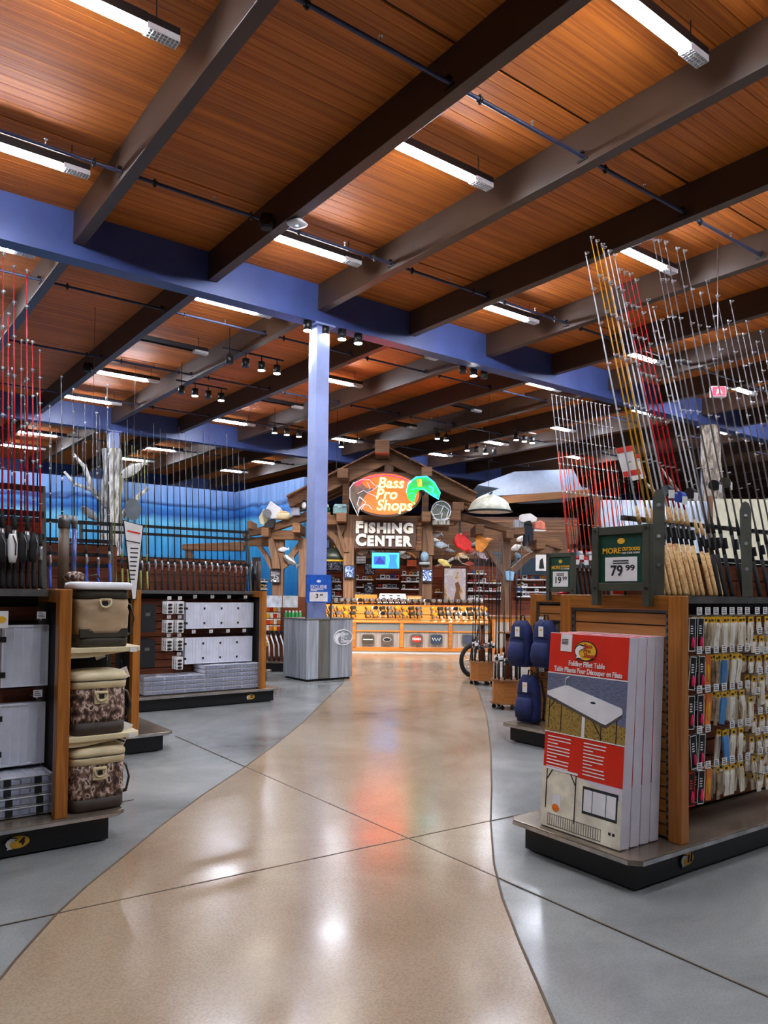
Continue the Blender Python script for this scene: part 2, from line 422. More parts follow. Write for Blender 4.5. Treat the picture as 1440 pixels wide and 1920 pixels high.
# water mural on two walls
def mural():
    m, nt, b = newmat('water_mural')
    tc = N(nt, 'ShaderNodeTexCoord'); sx = N(nt, 'ShaderNodeSeparateXYZ'); nt.links.new(tc.outputs['Object'], sx.inputs[0])
    mp = N(nt, 'ShaderNodeMapping'); mp.inputs['Scale'].default_value = (0.6, 0.6, 2.2); nt.links.new(tc.outputs['Object'], mp.inputs[0])
    n = N(nt, 'ShaderNodeTexNoise'); n.inputs['Scale'].default_value = 1.0; n.inputs['Detail'].default_value = 6; n.inputs['Distortion'].default_value = 1.0
    nt.links.new(mp.outputs[0], n.inputs['Vector'])
    a = N(nt, 'ShaderNodeMath', operation='MULTIPLY_ADD'); nt.links.new(n.outputs[0], a.inputs[0]); a.inputs[1].default_value = 0.5; nt.links.new(sx.outputs[2], a.inputs[2])
    mr = N(nt, 'ShaderNodeMapRange'); mr.inputs['From Min'].default_value = 0.0; mr.inputs['From Max'].default_value = 5.15; nt.links.new(a.outputs[0], mr.inputs[0])
    r = ramp(nt, [(0.0, (24, 80, 150)), (0.3, (26, 130, 206)), (0.62, (70, 182, 236)), (0.78, (120, 214, 246)), (0.83, (28, 100, 190)), (0.87, (80, 166, 236)), (0.885, (20, 66, 146)), (0.91, (130, 180, 240)), (1.0, (150, 186, 244))])
    nt.links.new(mr.outputs[0], r.inputs[0])
    mp2 = N(nt, 'ShaderNodeMapping'); mp2.inputs['Scale'].default_value = (3.0, 3.0, 0.25); nt.links.new(tc.outputs['Object'], mp2.inputs[0])
    n2 = N(nt, 'ShaderNodeTexNoise'); n2.inputs['Scale'].default_value = 1.5; n2.inputs['Detail'].default_value = 3; nt.links.new(mp2.outputs[0], n2.inputs['Vector'])
    r2 = ramp(nt, [(0.35, (120, 150, 190)), (0.65, (255, 255, 255))]); nt.links.new(n2.outputs[0], r2.inputs[0])
    mx = N(nt, 'ShaderNodeMixRGB', blend_type='MULTIPLY'); mx.inputs[0].default_value = 0.5; nt.links.new(r.outputs[0], mx.inputs[1]); nt.links.new(r2.outputs[0], mx.inputs[2])
    nt.links.new(mx.outputs[0], b.inputs['Base Color']); b.inputs['Roughness'].default_value = 0.6
    return m
mural_mat = mural()
struct(box(X0, 11.6, 24.0, 24.15, 0, 4.92).build('wall_mural', mural_mat), 'wall painted with a blue underwater mural and waves')
struct(box(11.6, 11.75, 19.4, 24.15, 0, 4.92).build('wall_mural_return', mural_mat), 'short return wall with the blue wave mural')

# ------------------------------------------------------------------ ceiling lamps
def lamp_proto(lit=True):
    t = thing('ceiling_light', 'lit linear strip light hung between two roof beams under the planks', 'ceiling light', group='linear strip lights of the ceiling')
    MB().bx(0.04, 1.5, -0.06, 0.06, 0.03, 0.1).build('housing', black_metal, t)
    if lit:
        MB().tube([(0.06, 0, 0.0), (1.18, 0, 0.0)], 0.05, 10).build('tube', tube_glow, t)
    for yy in (-0.068, 0.062): MB().bx(0.04, 1.2, yy, yy + 0.006, 0.008, 0.1).build('side_skirt', black_metal, t)
    lv = MB()
    for k in range(9): lv.bx(1.22 + k * 0.034, 1.228 + k * 0.034, -0.06, 0.06, -0.03, 0.028)
    for yy in (-0.06, -0.02, 0.02, 0.06): lv.bx(1.2, 1.5, yy - 0.003, yy + 0.003, -0.03, 0.028)
    lv.build('louvre', white_plastic, t)
    for xx in (0.1, 1.3): MB().cyl((xx, 0, 0.1), (xx, 0, ZDECK - 6.48), 0.006, n=6).build('hanger', black_metal, t)
    return t
lp0 = lamp_proto(); used = False
# the strip lights that the photograph shows lit (bay, row); the same grid goes on outside the frame
LIT = {(-1, 0), (-1, 1), (-1, 2), (-1, 3), (0, -1), (0, 0), (0, 1), (0, 2), (0, 4), (0, 5), (0, 7), (0, 8), (1, 0), (1, 1), (1, 3), (1, 5), (1, 7), (1, 8),
       (2, 1), (2, 2), (2, 5), (2, 7), (2, 8), (3, 1), (3, 2), (3, 3), (3, 4), (3, 5), (4, 2), (4, 4)}
OFF = [(5.0 + 3.98 * a, 6.55 + 2.78 * b) for a, b in ((0, 3), (1, 2), (1, 4), (1, 6), (2, 3), (2, 4))]
def in_frame(p):
    d = p - EYEP; f = d.dot(FWD)
    if f < 0.1: return False
    x, y = PX0 + FPX * d.dot(RT) / f, PY0 - FPX * d.dot(UPV) / f
    return -5 < x < 1445 and -5 < y < 1925
for iu in range(-2, 6):
    u0 = 5.0 + 3.98 * iu
    for k in range(-3, 11):
        v0 = 6.55 + 2.78 * k
        if iu == -2 and (k % 2): continue
        seen = any(in_frame(Vector((u0 + dx, v0, 6.48))) for dx in (0.04, 0.6, 1.2, 1.5))
        if seen and (iu, k) not in LIT: continue
        c = copy_tree(lp0) if used else lp0; used = True
        c.location = (u0, v0, 6.48)
        if not seen:
            c.name = 'ceiling_light_offscreen'
            for ch in c.children:
                if ch.name.startswith('tube'): ch.name = 'tube_offscreen'
unlit = lamp_proto(False); first = True
for u0, v0 in OFF:
    c = unlit if first else copy_tree(unlit); first = False
    c.location = (u0, v0, 6.48)
    c['label'] = 'unlit black strip light hung under the planks'; c['group'] = 'unlit strip lights of the ceiling'

# sprinkler pipes
for i, v in enumerate((1.75, 5.38, 8.92, 12.88, 16.4, 20.0, 25.6)):
    t = thing('sprinkler_pipe', 'blue-grey sprinkler pipe threaded through the roof beams', 'pipe', (0, v, 6.43), group='sprinkler pipes under the ceiling')
    MB().cyl((X0 + 0.2, 0, 0), (30, 0, 0), 0.022, n=8).build('pipe_run', pipe_paint, t)
    cp = MB().cyl((-0.02, 0, 0), (0.02, 0, 0), 0.034, n=8); cp.bx(-0.012, 0.012, -0.012, 0.012, -0.05, 0.05); cpm = cp.mesh('coupling', black_metal)
    hd = MB().cyl((0, 0, 0.02), (0, 0, 0.075), 0.008, n=6); hd.cyl((0, 0, 0.075), (0, 0, 0.08), 0.02, n=8); hdm = hd.mesh('sprinkler_head', steel)
    bk = MB(); bk.bx(-0.012, 0.0, -0.07, 0.07, -0.05, -0.03); bk.bx(-0.05, 0, -0.03, 0.03, 0.03, 0.05); bkm = bk.mesh('bracket', black_metal)
    for x in BX:
        if x > 24: continue
        link('coupling', cpm, t, (x + 0.33, 0, 0)); link('sprinkler_head', hdm, t, (x + 1.1, 0, 0)); link('bracket', bkm, t, (x - 0.076, 0, 0))
        if i % 2 == 0: link('coupling', cpm, t, (x + 1.62, 0, 0))

# track spotlights (rail with heads); the heads aimed at the fishing centre carry real spots
def track(px, py, z, n, sp, label, axis='x', aim=None, power=0.0, lit=None):
    p = atz(px, py, z)
    t = thing('track_light', label, 'track light', (p.x, p.y, z), 0 if axis == 'x' else FACE, 'track lights under the ceiling')
    MB().bx(-0.15, sp * (n - 1) + 0.15, -0.018, 0.018, 0.28, 0.31).build('rail', black_metal, t)
    MB().cyl((0, 0, 0.31), (0, 0, ZDECK - z), 0.008, n=6).build('drop_rod', black_metal, t)
    for k in range(n):
        h = MB(); h.cyl((k * sp, 0, 0.28), (k * sp, 0, 0.16), 0.012, n=6); h.cyl((k * sp, 0, 0.0), (k * sp, 0, 0.17), 0.075, n=12)
        ho = h.build('lamp_head', black_metal, t)
        if lit is None or k in lit:
            MB().cyl((k * sp, 0, -0.006), (k * sp, 0, 0.0), 0.07, n=12).build('lens', lens_glow, ho)
            if aim is not None and power:
                ld = bpy.data.lights.new('track_spot', 'SPOT'); ld.energy = power; ld.spot_size = R(50); ld.spot_blend = 0.6; ld.shadow_soft_size = 0.06; ld.color = (1, 0.92, 0.8)
                lo = bpy.data.objects.new('track_spot', ld); COL.objects.link(lo); lo.parent = t; lo.location = (k * sp, 0, -0.03)
                d = (Vector(aim) + SIDE * (k - n / 2) * 0.5 - Vector((p.x, p.y, z))).normalized()
                rz = t.rotation_euler.z; d = Matrix.Rotation(-rz, 3, 'Z') @ d
                lo.rotation_euler = d.to_track_quat('-Z', 'Y').to_euler()
    return t
TX = 'black ceiling track with spot heads '
track(430, 682, 6.05, 4, 0.36, TX + 'left of the blue column, higher row', lit=(2, 3), aim=fcw(-3, 19, 1.2), power=SPOT_POWER)
track(340, 738, 6.05, 4, 0.33, TX + 'over the water mural side', lit=(1, 3))
track(515, 812, 6.05, 3, 0.4, TX + 'near the timber gable ridge', aim=fcw(-1, 19, 1), power=SPOT_POWER)
track(577, 620, 5.95, 4, 0.35, TX + 'close behind the blue column top', aim=fcw(-0.5, 18.5, 1), power=SPOT_POWER)
track(868, 700, 6.0, 3, 0.3, TX + 'under the girder right of the column', aim=fcw(0.5, 18.5, 1), power=SPOT_POWER, lit=(1,))
track(820, 823, 6.05, 2, 0.35, TX + 'pair above the right gable rafter')
track(876, 845, 6.0, 4, 0.4, TX + 'over the white boat hull', lit=(0, 2), aim=fcw(2.5, 18.5, 1), power=SPOT_POWER)
track(968, 825, 6.05, 3, 0.35, TX + 'above the orange rods')
track(640, 838, 6.05, 1, 0.35, TX + 'single head beside the gable left rafter')
# small devices on the beams
t = thing('access_point', 'white square wireless access point under a roof beam', 'access point', atz(557, 416, ZBEAM) - Vector((0, 0, 0)), 0.4)
MB().loft([sq(0.06, 0.06, -0.05), sq(0.11, 0.11, -0.04), sq(0.12, 0.12, -0.02), sq(0.1, 0.1, 0)]).build('housing', white_plastic, t)
MB().cyl((0, 0, -0.053), (0, 0, -0.05), 0.02, n=12).build('status_light', glow('blue_led', (90, 160, 255), 3), t)
for px, py, lb in ((500, 418, 'black loudspeaker on the beam beside the white access point'), (165, 690, 'black loudspeaker on the beam above the red rods')):
    p = onx(px, py, 4.84 - 0.14 if px > 400 else 4.84 - 0.14)
    t = thing('ceiling_speaker', lb, 'speaker', p, -0.5)
    MB().loft([sq(0.07, 0.07, -0.08), sq(0.1, 0.09, 0.0), sq(0.08, 0.08, 0.1)]).build('cabinet', black_matte, t)
    MB().cyl((0, -0.1, -0.01), (0, -0.08, -0.01), 0.06, n=12).build('grille', black_metal, t)
    MB().bar((0, 0, 0), (0.12, 0.06, 0.02), 0.02, 0.03).build('bracket', black_metal, t)
# hanging red exit sign
p = atd(1346, 735, 11.0)
t = thing('hanging_sign', 'red and white hanging sign on a thin rod among the rods', 'sign', p, FACE)
sg = S(11.0)
MB().bx(-0.11, 0.11, -0.04, 0.04, -0.08, 0.08).build('sign_box', white_plastic, t, bevel=0.008)
MB().bx(-0.095, 0.095, -0.046, -0.04, -0.065, 0.065).build('sign_face', plain('exit_red', (226, 40, 60), 0.4, emit=1.2), t)
MB().prism([(-0.05, -0.05), (-0.02, -0.05), (0.0, 0.0), (0.03, -0.04), (0.05, -0.03), (0.01, 0.045), (-0.03, 0.03)], -0.049, -0.046).build('sign_figure', white_card, t)
MB().cyl((0, 0, 0.08), (0, 0, ZDECK - p.z), 0.006, n=6).build('hanging_rod', steel, t)

# ================================================================== FIXTURES AND GOODS: shared builders
FISH = [(-0.05, 0.22), (-0.17, 0.26), (-0.3, 0.3), (-0.42, 0.2), (-0.5, 0.02), (-0.47, -0.18), (-0.4, -0.3), (-0.44, -0.42), (-0.3, -0.38), (-0.2, -0.42), (-0.28, -0.28), (-0.33, -0.14), (-0.3, 0.0), (-0.2, 0.1), (-0.06, 0.1), (-0.16, 0.17)]
def fish_logo(parent, x, y, z, w, fishmat, ovalmat, tilt=0):
    """oval badge with a leaping fish at its left edge, faces -y"""
    h = w * 0.56
    MB().prism(ellipse(x, z, w / 2, h / 2), y - 0.002, y).build('oval', ovalmat, parent)
    MB().prism([(x + (-0.33 + (a + 0.33) * 1.25) * w, z + b * w * 0.85) for a, b in FISH], y - 0.004, y - 0.0021).build('fish_outline', ink, parent)
    MB().prism([(x + a * w, z + b * w * 0.68) for a, b in FISH], y - 0.006, y - 0.004).build('fish', fishmat, parent)
def badge(parent, x, y, z, w, s):
    fish_logo(parent, x, y, z, w, white_card, gold_badge)
    text(s, w * 0.42, ink, parent, (x + w * 0.17, y - 0.003, z), bold=0.003, shear=0.15)

def gondola(label, loc, sgn, L, D=1.1, rz=0, slat=slat_red, upper=True, pitch=0.1, endx=0.36, top=1.5, z_upper=1.93, group=None):
    t = thing('store_gondola', label, 'shelving unit', loc, rz, group)
    def X(a, b): return (a * sgn, b * sgn) if sgn > 0 else (b * sgn, a * sgn)
    xa, xb = X(0.08, L); MB().bx(xa, xb, 0.07, D - 0.07, 0.012, 0.155).build('base', black_metal, t)
    xa, xb = X(0.12, L); MB().bx(xa, xb, 0.1, D - 0.1, 0, 0.012).build('kick_strip', black_matte, t)
    xa, xb = X(0.0, L)
    c = 0.05 * sgn
    MB().prism([(c, 0), (L * sgn, 0), (L * sgn, D), (c, D), (0, D - 0.05), (0, 0.05)], 0.155, 0.185, 0, 'z').build('tray', tray_metal, t, bevel=0.004)
    MB().bx(xa + (0.05 if sgn > 0 else 0), xb - (0.05 if sgn < 0 else 0), -0.006, 0, 0.158, 0.178).build('tray_edge', steel, t)
    MB().bx(min(0, -0.005 * sgn), max(0, -0.005 * sgn), 0.05, D - 0.05, 0.158, 0.178).build('tray_edge', steel, t)
    xa, xb = X(endx + 0.001, endx + 0.03) if sgn > 0 else X(endx - 0.03, endx - 0.001)
    MB().bx(xa, xb, 0.1, D - 0.1, 0.185, top - 0.07).build('end_panel', black_matte, t)
    xa, xb = X(endx - 0.035, endx + 0.035)
    for y0 in (0.03, D - 0.11):
        MB().bx(xa, xb, y0, y0 + 0.08, 0.185, top).build('oak_post', oak, t, bevel=0.004)
    MB().bx(xa, xb, 0.11, D - 0.11, top - 0.08, top).build('oak_rail', oak_y, t, bevel=0.004)
    xa, xb = X(endx + 0.04, L)
    sp = D / 2
    MB().bx(xa, xb, sp - 0.02, sp + 0.02, 0.185, top - 0.02).build('spine', black_matte, t)
    z = 0.2
    while z < top - 0.1:
        MB().bx(xa, xb, sp - 0.045, sp - 0.021, z, z + pitch - 0.012).build('slat', slat, t); z += pitch
    for fy in ((0.28, sp - 0.02), (sp + 0.02, D - 0.28)):
        MB().bx(xa, xb, fy[0], fy[1], top - 0.03, top - 0.005).build('ledge', black_metal, t)
    MB().bx(xa, xb, 0.272, 0.28, top - 0.045, top - 0.002).build('price_channel', grey_metal, t)
    if upper:
        MB().bx(xa, xb, sp - 0.01, sp + 0.01, top - 0.02, z_upper).build('upper_back', black_matte, t)
        z = top
        while z < z_upper - 0.09:
            MB().bx(xa, xb, sp - 0.03, sp - 0.011, z, z + 0.098).build('slat', slat, t); z += 0.105
    return t

# ------------------------------------------------------------------ fishing rods
def rod_proto(kind):
    P = []
    if kind == 'cork':     L, grip, fore, bl, rs = 2.15, cork, cork, [rod_white], black_metal
    elif kind == 'corkgold': L, grip, fore, bl, rs = 2.3, cork, cork, [rod_gold], black_metal
    elif kind == 'corkred': L, grip, fore, bl, rs = 2.05, cork, cork, [rod_red], black_metal
    elif kind == 'grey':   L, grip, fore, bl, rs = 2.2, foam, foam, [rod_grey], black_metal
    elif kind == 'red':    L, grip, fore, bl, rs = 2.1, foam, foam, [rod_red], steel
    elif kind == 'redwhite': L, grip, fore, bl, rs = 2.1, foam, rod_red, [rod_orange, rod_white], steel
    elif kind == 'blue':   L, grip, fore, bl, rs = 2.0, rod_blue, foam, [rod_black], steel
    elif kind == 'olive':  L, grip, fore, bl, rs = 1.75, rod_olive, rod_olive, [rod_olive], black_metal
    else:                  L, grip, fore, bl, rs = 2.0, foam, foam, [rod_black], steel
    gl = 0.3 if 'cork' in kind else 0.24
    m = MB().tube([(0, 0, 0), (0, 0, 0.02), (0, 0, gl)], [0.012, 0.0145, 0.0125], 10); P.append(('grip', m.mesh('grip', grip)))
    m = MB().tube([(0, 0, gl), (0, 0, gl + 0.05), (0, 0, gl + 0.12)], [0.0125, 0.011, 0.012], 8)
    m.bx(-0.008, 0.008, -0.03, 0, gl + 0.03, gl + 0.09); P.append(('reel_seat', m.mesh('reel_seat', rs)))
    m = MB().tube([(0, 0, gl + 0.12), (0, 0, gl + 0.16), (0, 0, gl + 0.22)], [0.0135, 0.012, 0.007], 8); P.append(('foregrip', m.mesh('foregrip', fore)))
    z0 = gl + 0.22
    m = MB(); k = 6
    mid = 0.62
    if len(bl) == 1: m.tube([(0, 0, z0), (0, 0, z0 + (L - z0) * 0.5), (0, 0, L)], [0.0068, 0.0054, 0.003], k)
    else:
        zm = z0 + (L - z0) * mid
        m.tube([(0, 0, z0), (0, 0, zm)], [0.0068, 0.005], k); m.tube([(0, 0, zm), (0, 0, L)], [0.005, 0.003], k, 1)
    P.append(('blank', m.mesh('blank', bl)))
    g = MB(); n = 8
    g.tube([(0.011 * cos(2 * pi * j / n), -0.014 + 0.011 * sin(2 * pi * j / n), 0) for j in range(n + 1)], 0.0022, 4, cap=False)
    g.tube([(0, 0, -0.015), (0, 0, 0.015)], 0.006, 6)
    gm = g.mesh('guide', steel)
    zs = [z0 + (L - z0) * f for f in (0.16, 0.36, 0.54, 0.7, 0.84, 0.99)]
    return P, gm, zs, L
RODS = {}
def rod(kind, p, label, group, lean=9.0, roll=0.0, scale=1.0, guides=True, parts=True):
    if kind not in RODS: RODS[kind] = rod_proto(kind)
    P, gm, zs, L = RODS[kind]
    t = thing('fishing_rod', label, 'fishing rod', p, (-R(lean), R(roll), 0), group)
    t.scale = (1, 1, scale)
    for nm, me in P: link(nm, me, t)
    if guides:
        for z in zs: link('guide', gm, t, (0, 0, z))
    return t
def rod_rack(label, x0, x1, y, z, bars, arms=True, mt=None):
    """open rack above a ledge: uprights leaning back with cross bars"""
    t = thing('rod_rack', label, 'rod rack', (x0, y, z))
    W = x1 - x0
    for h, dy in bars: MB().bx(0, W, dy, dy + 0.02, h - 0.018, h + 0.018).build('cross_bar', mt or black_metal, t)
    hm = max(h for h, _ in bars)
    for xx in (0.0, W):
        dy = [d for h, d in bars if h == hm][0]
        MB().bar((xx, 0.03, 0), (xx, dy + 0.03, hm + 0.02), 0.03, 0.03, 0, (0, 1, 0)).build('upright', olive if arms else black_metal, t)
    return t

# ------------------------------------------------------------------ clear tackle trays
def tackle_mesh():
    W, T, H = 0.255, 0.05, 0.37
    b = MB(); b.bx(0, W, 0.004, T, 0, H)
    b2 = MB()
    for k in range(5): b2.bx(0.012 + k * 0.049, 0.018 + k * 0.049, 0.0, 0.004, 0.01, H - 0.01)
    for zz in (0.0, H - 0.012): b2.bx(-0.003, W + 0.003, -0.002, T + 0.002, zz, zz + 0.012)
    for xx in (-0.003, W - 0.009): b2.bx(xx, xx + 0.012, -0.002, T + 0.002, 0.012, H - 0.012)
    for k in range(3): b2.bx(W - 0.05, W - 0.012, 0.0, 0.004, 0.1 + k * 0.07, 0.104 + k * 0.07)
    for k in range(6): b2.bx(0.014 + k * 0.04, 0.046 + k * 0.04, 0.012, 0.04, -0.002, 0.001, 1)
    l = MB(); l.bx(-0.008, 0.02, -0.006, 0.02, 0, 0.032)
    return b.mesh('tray_body', clear_plastic), b2.mesh('rim', [clear_rib, clear_cell]), l.mesh('latch', black_matte)
TK = tackle_mesh()
def tackle(p, label, group=None, rot=0, latches=True, scale=1.0):
    t = thing('tackle_tray', label, 'tackle box', p, rot, group); t.scale = (scale,) * 3
    link('tray_body', TK[0], t); link('rim', TK[1], t)
    if latches:
        for z in (0.06, 0.27): link('latch', TK[2], t, (0, 0, z))
    return t
def price_tag(parent, x, y, z, w=0.04, h=0.03):
    o = MB().bx(x - w / 2, x + w / 2, y - 0.002, y, z - h / 2, z + h / 2).build('price_tag', white_card, parent)
    k = MB()
    for i, f in enumerate((0.3, 0.0, -0.25)): k.bx(x - w * 0.36, x + w * (0.1 + 0.12 * i), y - 0.003, y - 0.002, z + h * f - 0.002, z + h * f + 0.002)
    k.build('print', ink, o); return o
def peg(p, label, group, ln=0.2):
    t = thing('peg_hook', label, 'hook', p, 0, group)
    MB().tube([(0, 0.0, 0), (0, -ln, 0), (0, -ln - 0.012, 0.014)], 0.0035, 6).build('wire', steel, t)
    price_tag(t, 0, -ln - 0.012, 0.03, 0.05, 0.042); return t

# ================================================================== LEFT SIDE
# --- unit 4
g4 = gondola('aisle 4 shelving unit with black base, red-brown slats and oak end post', (1.53, 4.57, 0), -1, 2.6)
badge(g4, -0.58, 0.065, 0.085, 0.125, '4')
for x in (0.93, 0.66):
    p = ony(10, 1290, 5.0)
for i, (px, py, lb) in enumerate(((10, 1288, 'single clear tackle tray with black latches hanging in the upper row of aisle 4'), (16, 1435, 'clear tackle tray with black latches hanging in the lower row of aisle 4'))):
    p = ony(px, py, 4.99); p.x = min(p.x, 0.905 - 0.01 * i); q = tackle((p.x, 4.95, p.z), lb)
    tackle((p.x - 0.008, 5.013, p.z - 0.006), ('upper' if i == 0 else 'lower') + ' hanging clear tackle tray tucked behind another in aisle 4')
    pg = peg((p.x + 0.2, 5.075, p.z + 0.4), 'steel peg hook holding the ' + ('upper' if i == 0 else 'lower') + ' clear tackle tray of aisle 4', 'peg hooks of the tackle trays', 0.17)
for i in range(4):   # stack on the tray, laid flat
    t = tackle((0.78, 4.74, 0.19 + 0.054 * (i + 1)), 'clear tackle tray lying in the stack on the aisle 4 base shelf', 'stacked tackle trays of aisle 4', (0, 0, 0), latches=False)
    t.rotation_euler = (R(-90), 0, 0); t.location = (0.8 + 0.004 * (i % 2), 4.74, 0.245 + 0.058 * i); t.scale = (1.36, 0.98, 0.85)
    lm = MB().bx(-0.014, 0.014, -0.008, 0.002, -0.02, 0.02).mesh('latch', black_matte)
    for xx in (0.09, 0.21): link('latch', lm, t, (xx - 0.004 * i, 0.025, 0), (R(90), 0, 0))
# snack-like yellow pack at the frame edge
p = ony(8, 1165, 4.9)
t = thing('hanging_pack', 'white and yellow printed pouch hanging beside the upper tackle tray', 'pouch', (p.x - 0.03, 4.9, p.z))
MB().bx(-0.05, 0.05, -0.006, 0.006, -0.04, 0.06).build('pouch', white_card, t)
MB().prism(ellipse(0.01, 0.01, 0.03, 0.02), -0.008, -0.006).build('print', yellow, t)
# cooler bags and endcap shelves
def cooler(p, label, tan, strap=True):
    t = thing('cooler_bag', label, 'cooler bag', p, 0)
    W, D, H = 0.158, 0.13, 0.39 if tan else 0.375
    body = tan_cloth if tan else camo
    zb = 0.075
    MB().loft([sq(W * 0.95, D * 0.95, 0.0, 28, 5), sq(W, D, 0.02, 28, 5), sq(W * 1.0, D, zb, 28, 5)]).build('base', dark_olive if tan else plain('dark_brown', (52, 40, 30), 0.6), t)
    secs = []
    for k in range(9):
        f = k / 8.0; bul = 1.0 + 0.02 * sin(pi * f)
        ring = sq(W * 0.995 * bul, D * 0.995 * bul, zb + (H - 0.1 - zb) * f, 28, 5)
        if tan: ring = [(x + 0.004 * sin(9 * f * pi + 14 * x), y + 0.006 * sin(11 * f + 30 * x), z) for x, y, z in ring]
        secs.append(ring)
    bo = MB().loft(secs).build('body', body, t)
    if tan:
        MB().prism([(-0.14, 0.06), (0.14, 0.06), (0.14, 0.11), (0.1, 0.11), (0.08, 0.085), (-0.06, 0.085), (-0.08, 0.11), (-0.14, 0.11)], -D - 0.004, -D + 0.02).build('base_notch', dark_olive, t)
        MB().loft([sq(W * 1.0, D * 1.0, H - 0.1, 28, 5), sq(W * 0.99, D * 0.99, H - 0.045, 28, 5)]).build('rim_band', dark_olive, t)
        MB().loft([sq(W * 1.08, D * 1.12, H - 0.045, 28, 6), sq(W * 1.12, D * 1.15, H - 0.03, 28, 6), sq(W * 1.1, D * 1.12, H - 0.008, 28, 6), sq(W * 0.95, D * 0.95, H, 28, 6)]).build('lid', white_plastic, t)
    else:
        MB().loft([sq(W * 1.02, D * 1.02, H - 0.1, 28, 5), sq(W * 1.04, D * 1.04, H - 0.07, 28, 5), sq(W * 1.04, D * 1.04, H - 0.055, 28, 5)]).build('rim_band', cream, t)
        MB().loft([sq(W * 1.05, D * 1.05, H - 0.054, 28, 5), sq(W * 1.06, D * 1.06, H - 0.03, 28, 5), sq(W * 0.98, D * 0.98, H - 0.005, 28, 4), sq(W * 0.7, D * 0.7, H + 0.004, 28, 4)]).build('lid', cream, t)
        MB().loft([sq(W * 1.055, D * 1.055, H - 0.056, 28, 5), sq(W * 1.055, D * 1.055, H - 0.052, 28, 5)]).build('zip', black_matte, t)
    zc = H - 0.15 if not tan else H - 0.13
    if not tan: MB().prism([(-0.04, zc - 0.04), (0.04, zc - 0.04), (0.04, zc + 0.035), (-0.04, zc + 0.035)], -D - 0.012, -D + 0.01).build('buckle_plate', cream, t, bevel=0.003)
    pts = [(-0.032, -D - 0.016, zc + 0.026)] + [(0.032 * cos(a), -D - 0.018, zc + 0.012 + 0.034 * sin(a)) for a in [pi + pi * j / 8 for j in range(9)]] + [(0.032, -D - 0.016, zc + 0.026), (-0.032, -D - 0.016, zc + 0.026)]
    MB().tube(pts, 0.006, 6).build('ring', cream, t)
    MB().bx(-0.014, 0.014, -D - 0.017, -D + 0.005, zc - 0.008, zc + 0.016).build('clip', black_matte, t)
    if strap:
        MB().tube([(W - 0.005, -0.02, H - 0.12), (W + 0.03, -0.03, H - 0.14), (W + 0.055, -0.02, H - 0.22), (W + 0.045, 0.0, 0.07), (W - 0.01, 0.02, 0.05)], 0.022, 8, flat=0.3).build('strap', dark_olive, t)
    return t
for z, lb in ((0.635, 'cream endcap shelf under the middle camo cooler bag'), (1.155, 'cream endcap shelf under the plain tan cooler bag')):
    t = thing('endcap_shelf', lb, 'shelf', (1.207, 4.62, z - 0.03))
    MB().prism([(0, 0), (0.4, 0.0), (0.42, 0.04), (0.42, 0.3), (0, 0.3)], 0, 0.03, 0, 'z').build('shelf_board', cream, t, bevel=0.004)
    MB().prism([(0.0, -0.03), (0.1, -0.03), (0.34, 0.0), (0.0, 0.0)], 0.02, 0.04).build('bracket', cream, t)
    tg = MB().bx(0.345, 0.385, -0.006, -0.001, -0.002, 0.024).build('price_tag', white_card, t)
MB().bx(-0.3, -0.02, 0.36, 0.38, 0.19, 1.46).build('endcap_back', black_matte, g4)
cooler((1.4, 4.765, 1.155), 'plain tan cooler bag with a white lid on the top endcap shelf', True)
cooler((1.39, 4.765, 0.635), 'camouflage cooler bag with cream lid on the middle endcap shelf', False)
cooler((1.39, 4.765, 0.186), 'camouflage cooler bag with cream lid and ring on the floor tray of the endcap', False)
t = thing('hang_tag', 'white striped product tag dangling from the lowest cooler bag strap', 'tag', ony(232, 1372, 4.75), (0, R(25), 0))
MB().bx(-0.035, 0.035, -0.002, 0.002, -0.1, 0.06).build('card', white_card, t)
for k in range(4): MB().bx(-0.03, 0.03, -0.004, -0.0021, -0.08 + k * 0.022, -0.07 + k * 0.022).build('stripe', ink, t)
MB().tube([(0, 0, 0.06), (-0.03, 0.03, 0.13), (-0.07, 0.05, 0.16)], 0.003, 5).build('cord', ink, t)
for px, py, lb in ((186, 1225, 'between the upper two cooler bags'), (232, 1262, 'right of the middle camo cooler bag')):
    t = thing('hang_tag', 'small white and gold product tag ' + lb, 'tag', ony(px, py, 4.9), (0, R(-20), 0))
    MB().bx(-0.03, 0.03, -0.002, 0.002, -0.035, 0.035).build('card', white_card, t)
    MB().prism(ellipse(0, 0.0, 0.018, 0.012, 12), -0.004, -0.002).build('print', yellow, t)
    MB().tube([(0, 0, 0.03), (0.02, 0.02, 0.08)], 0.002, 5).build('cord', ink, t)

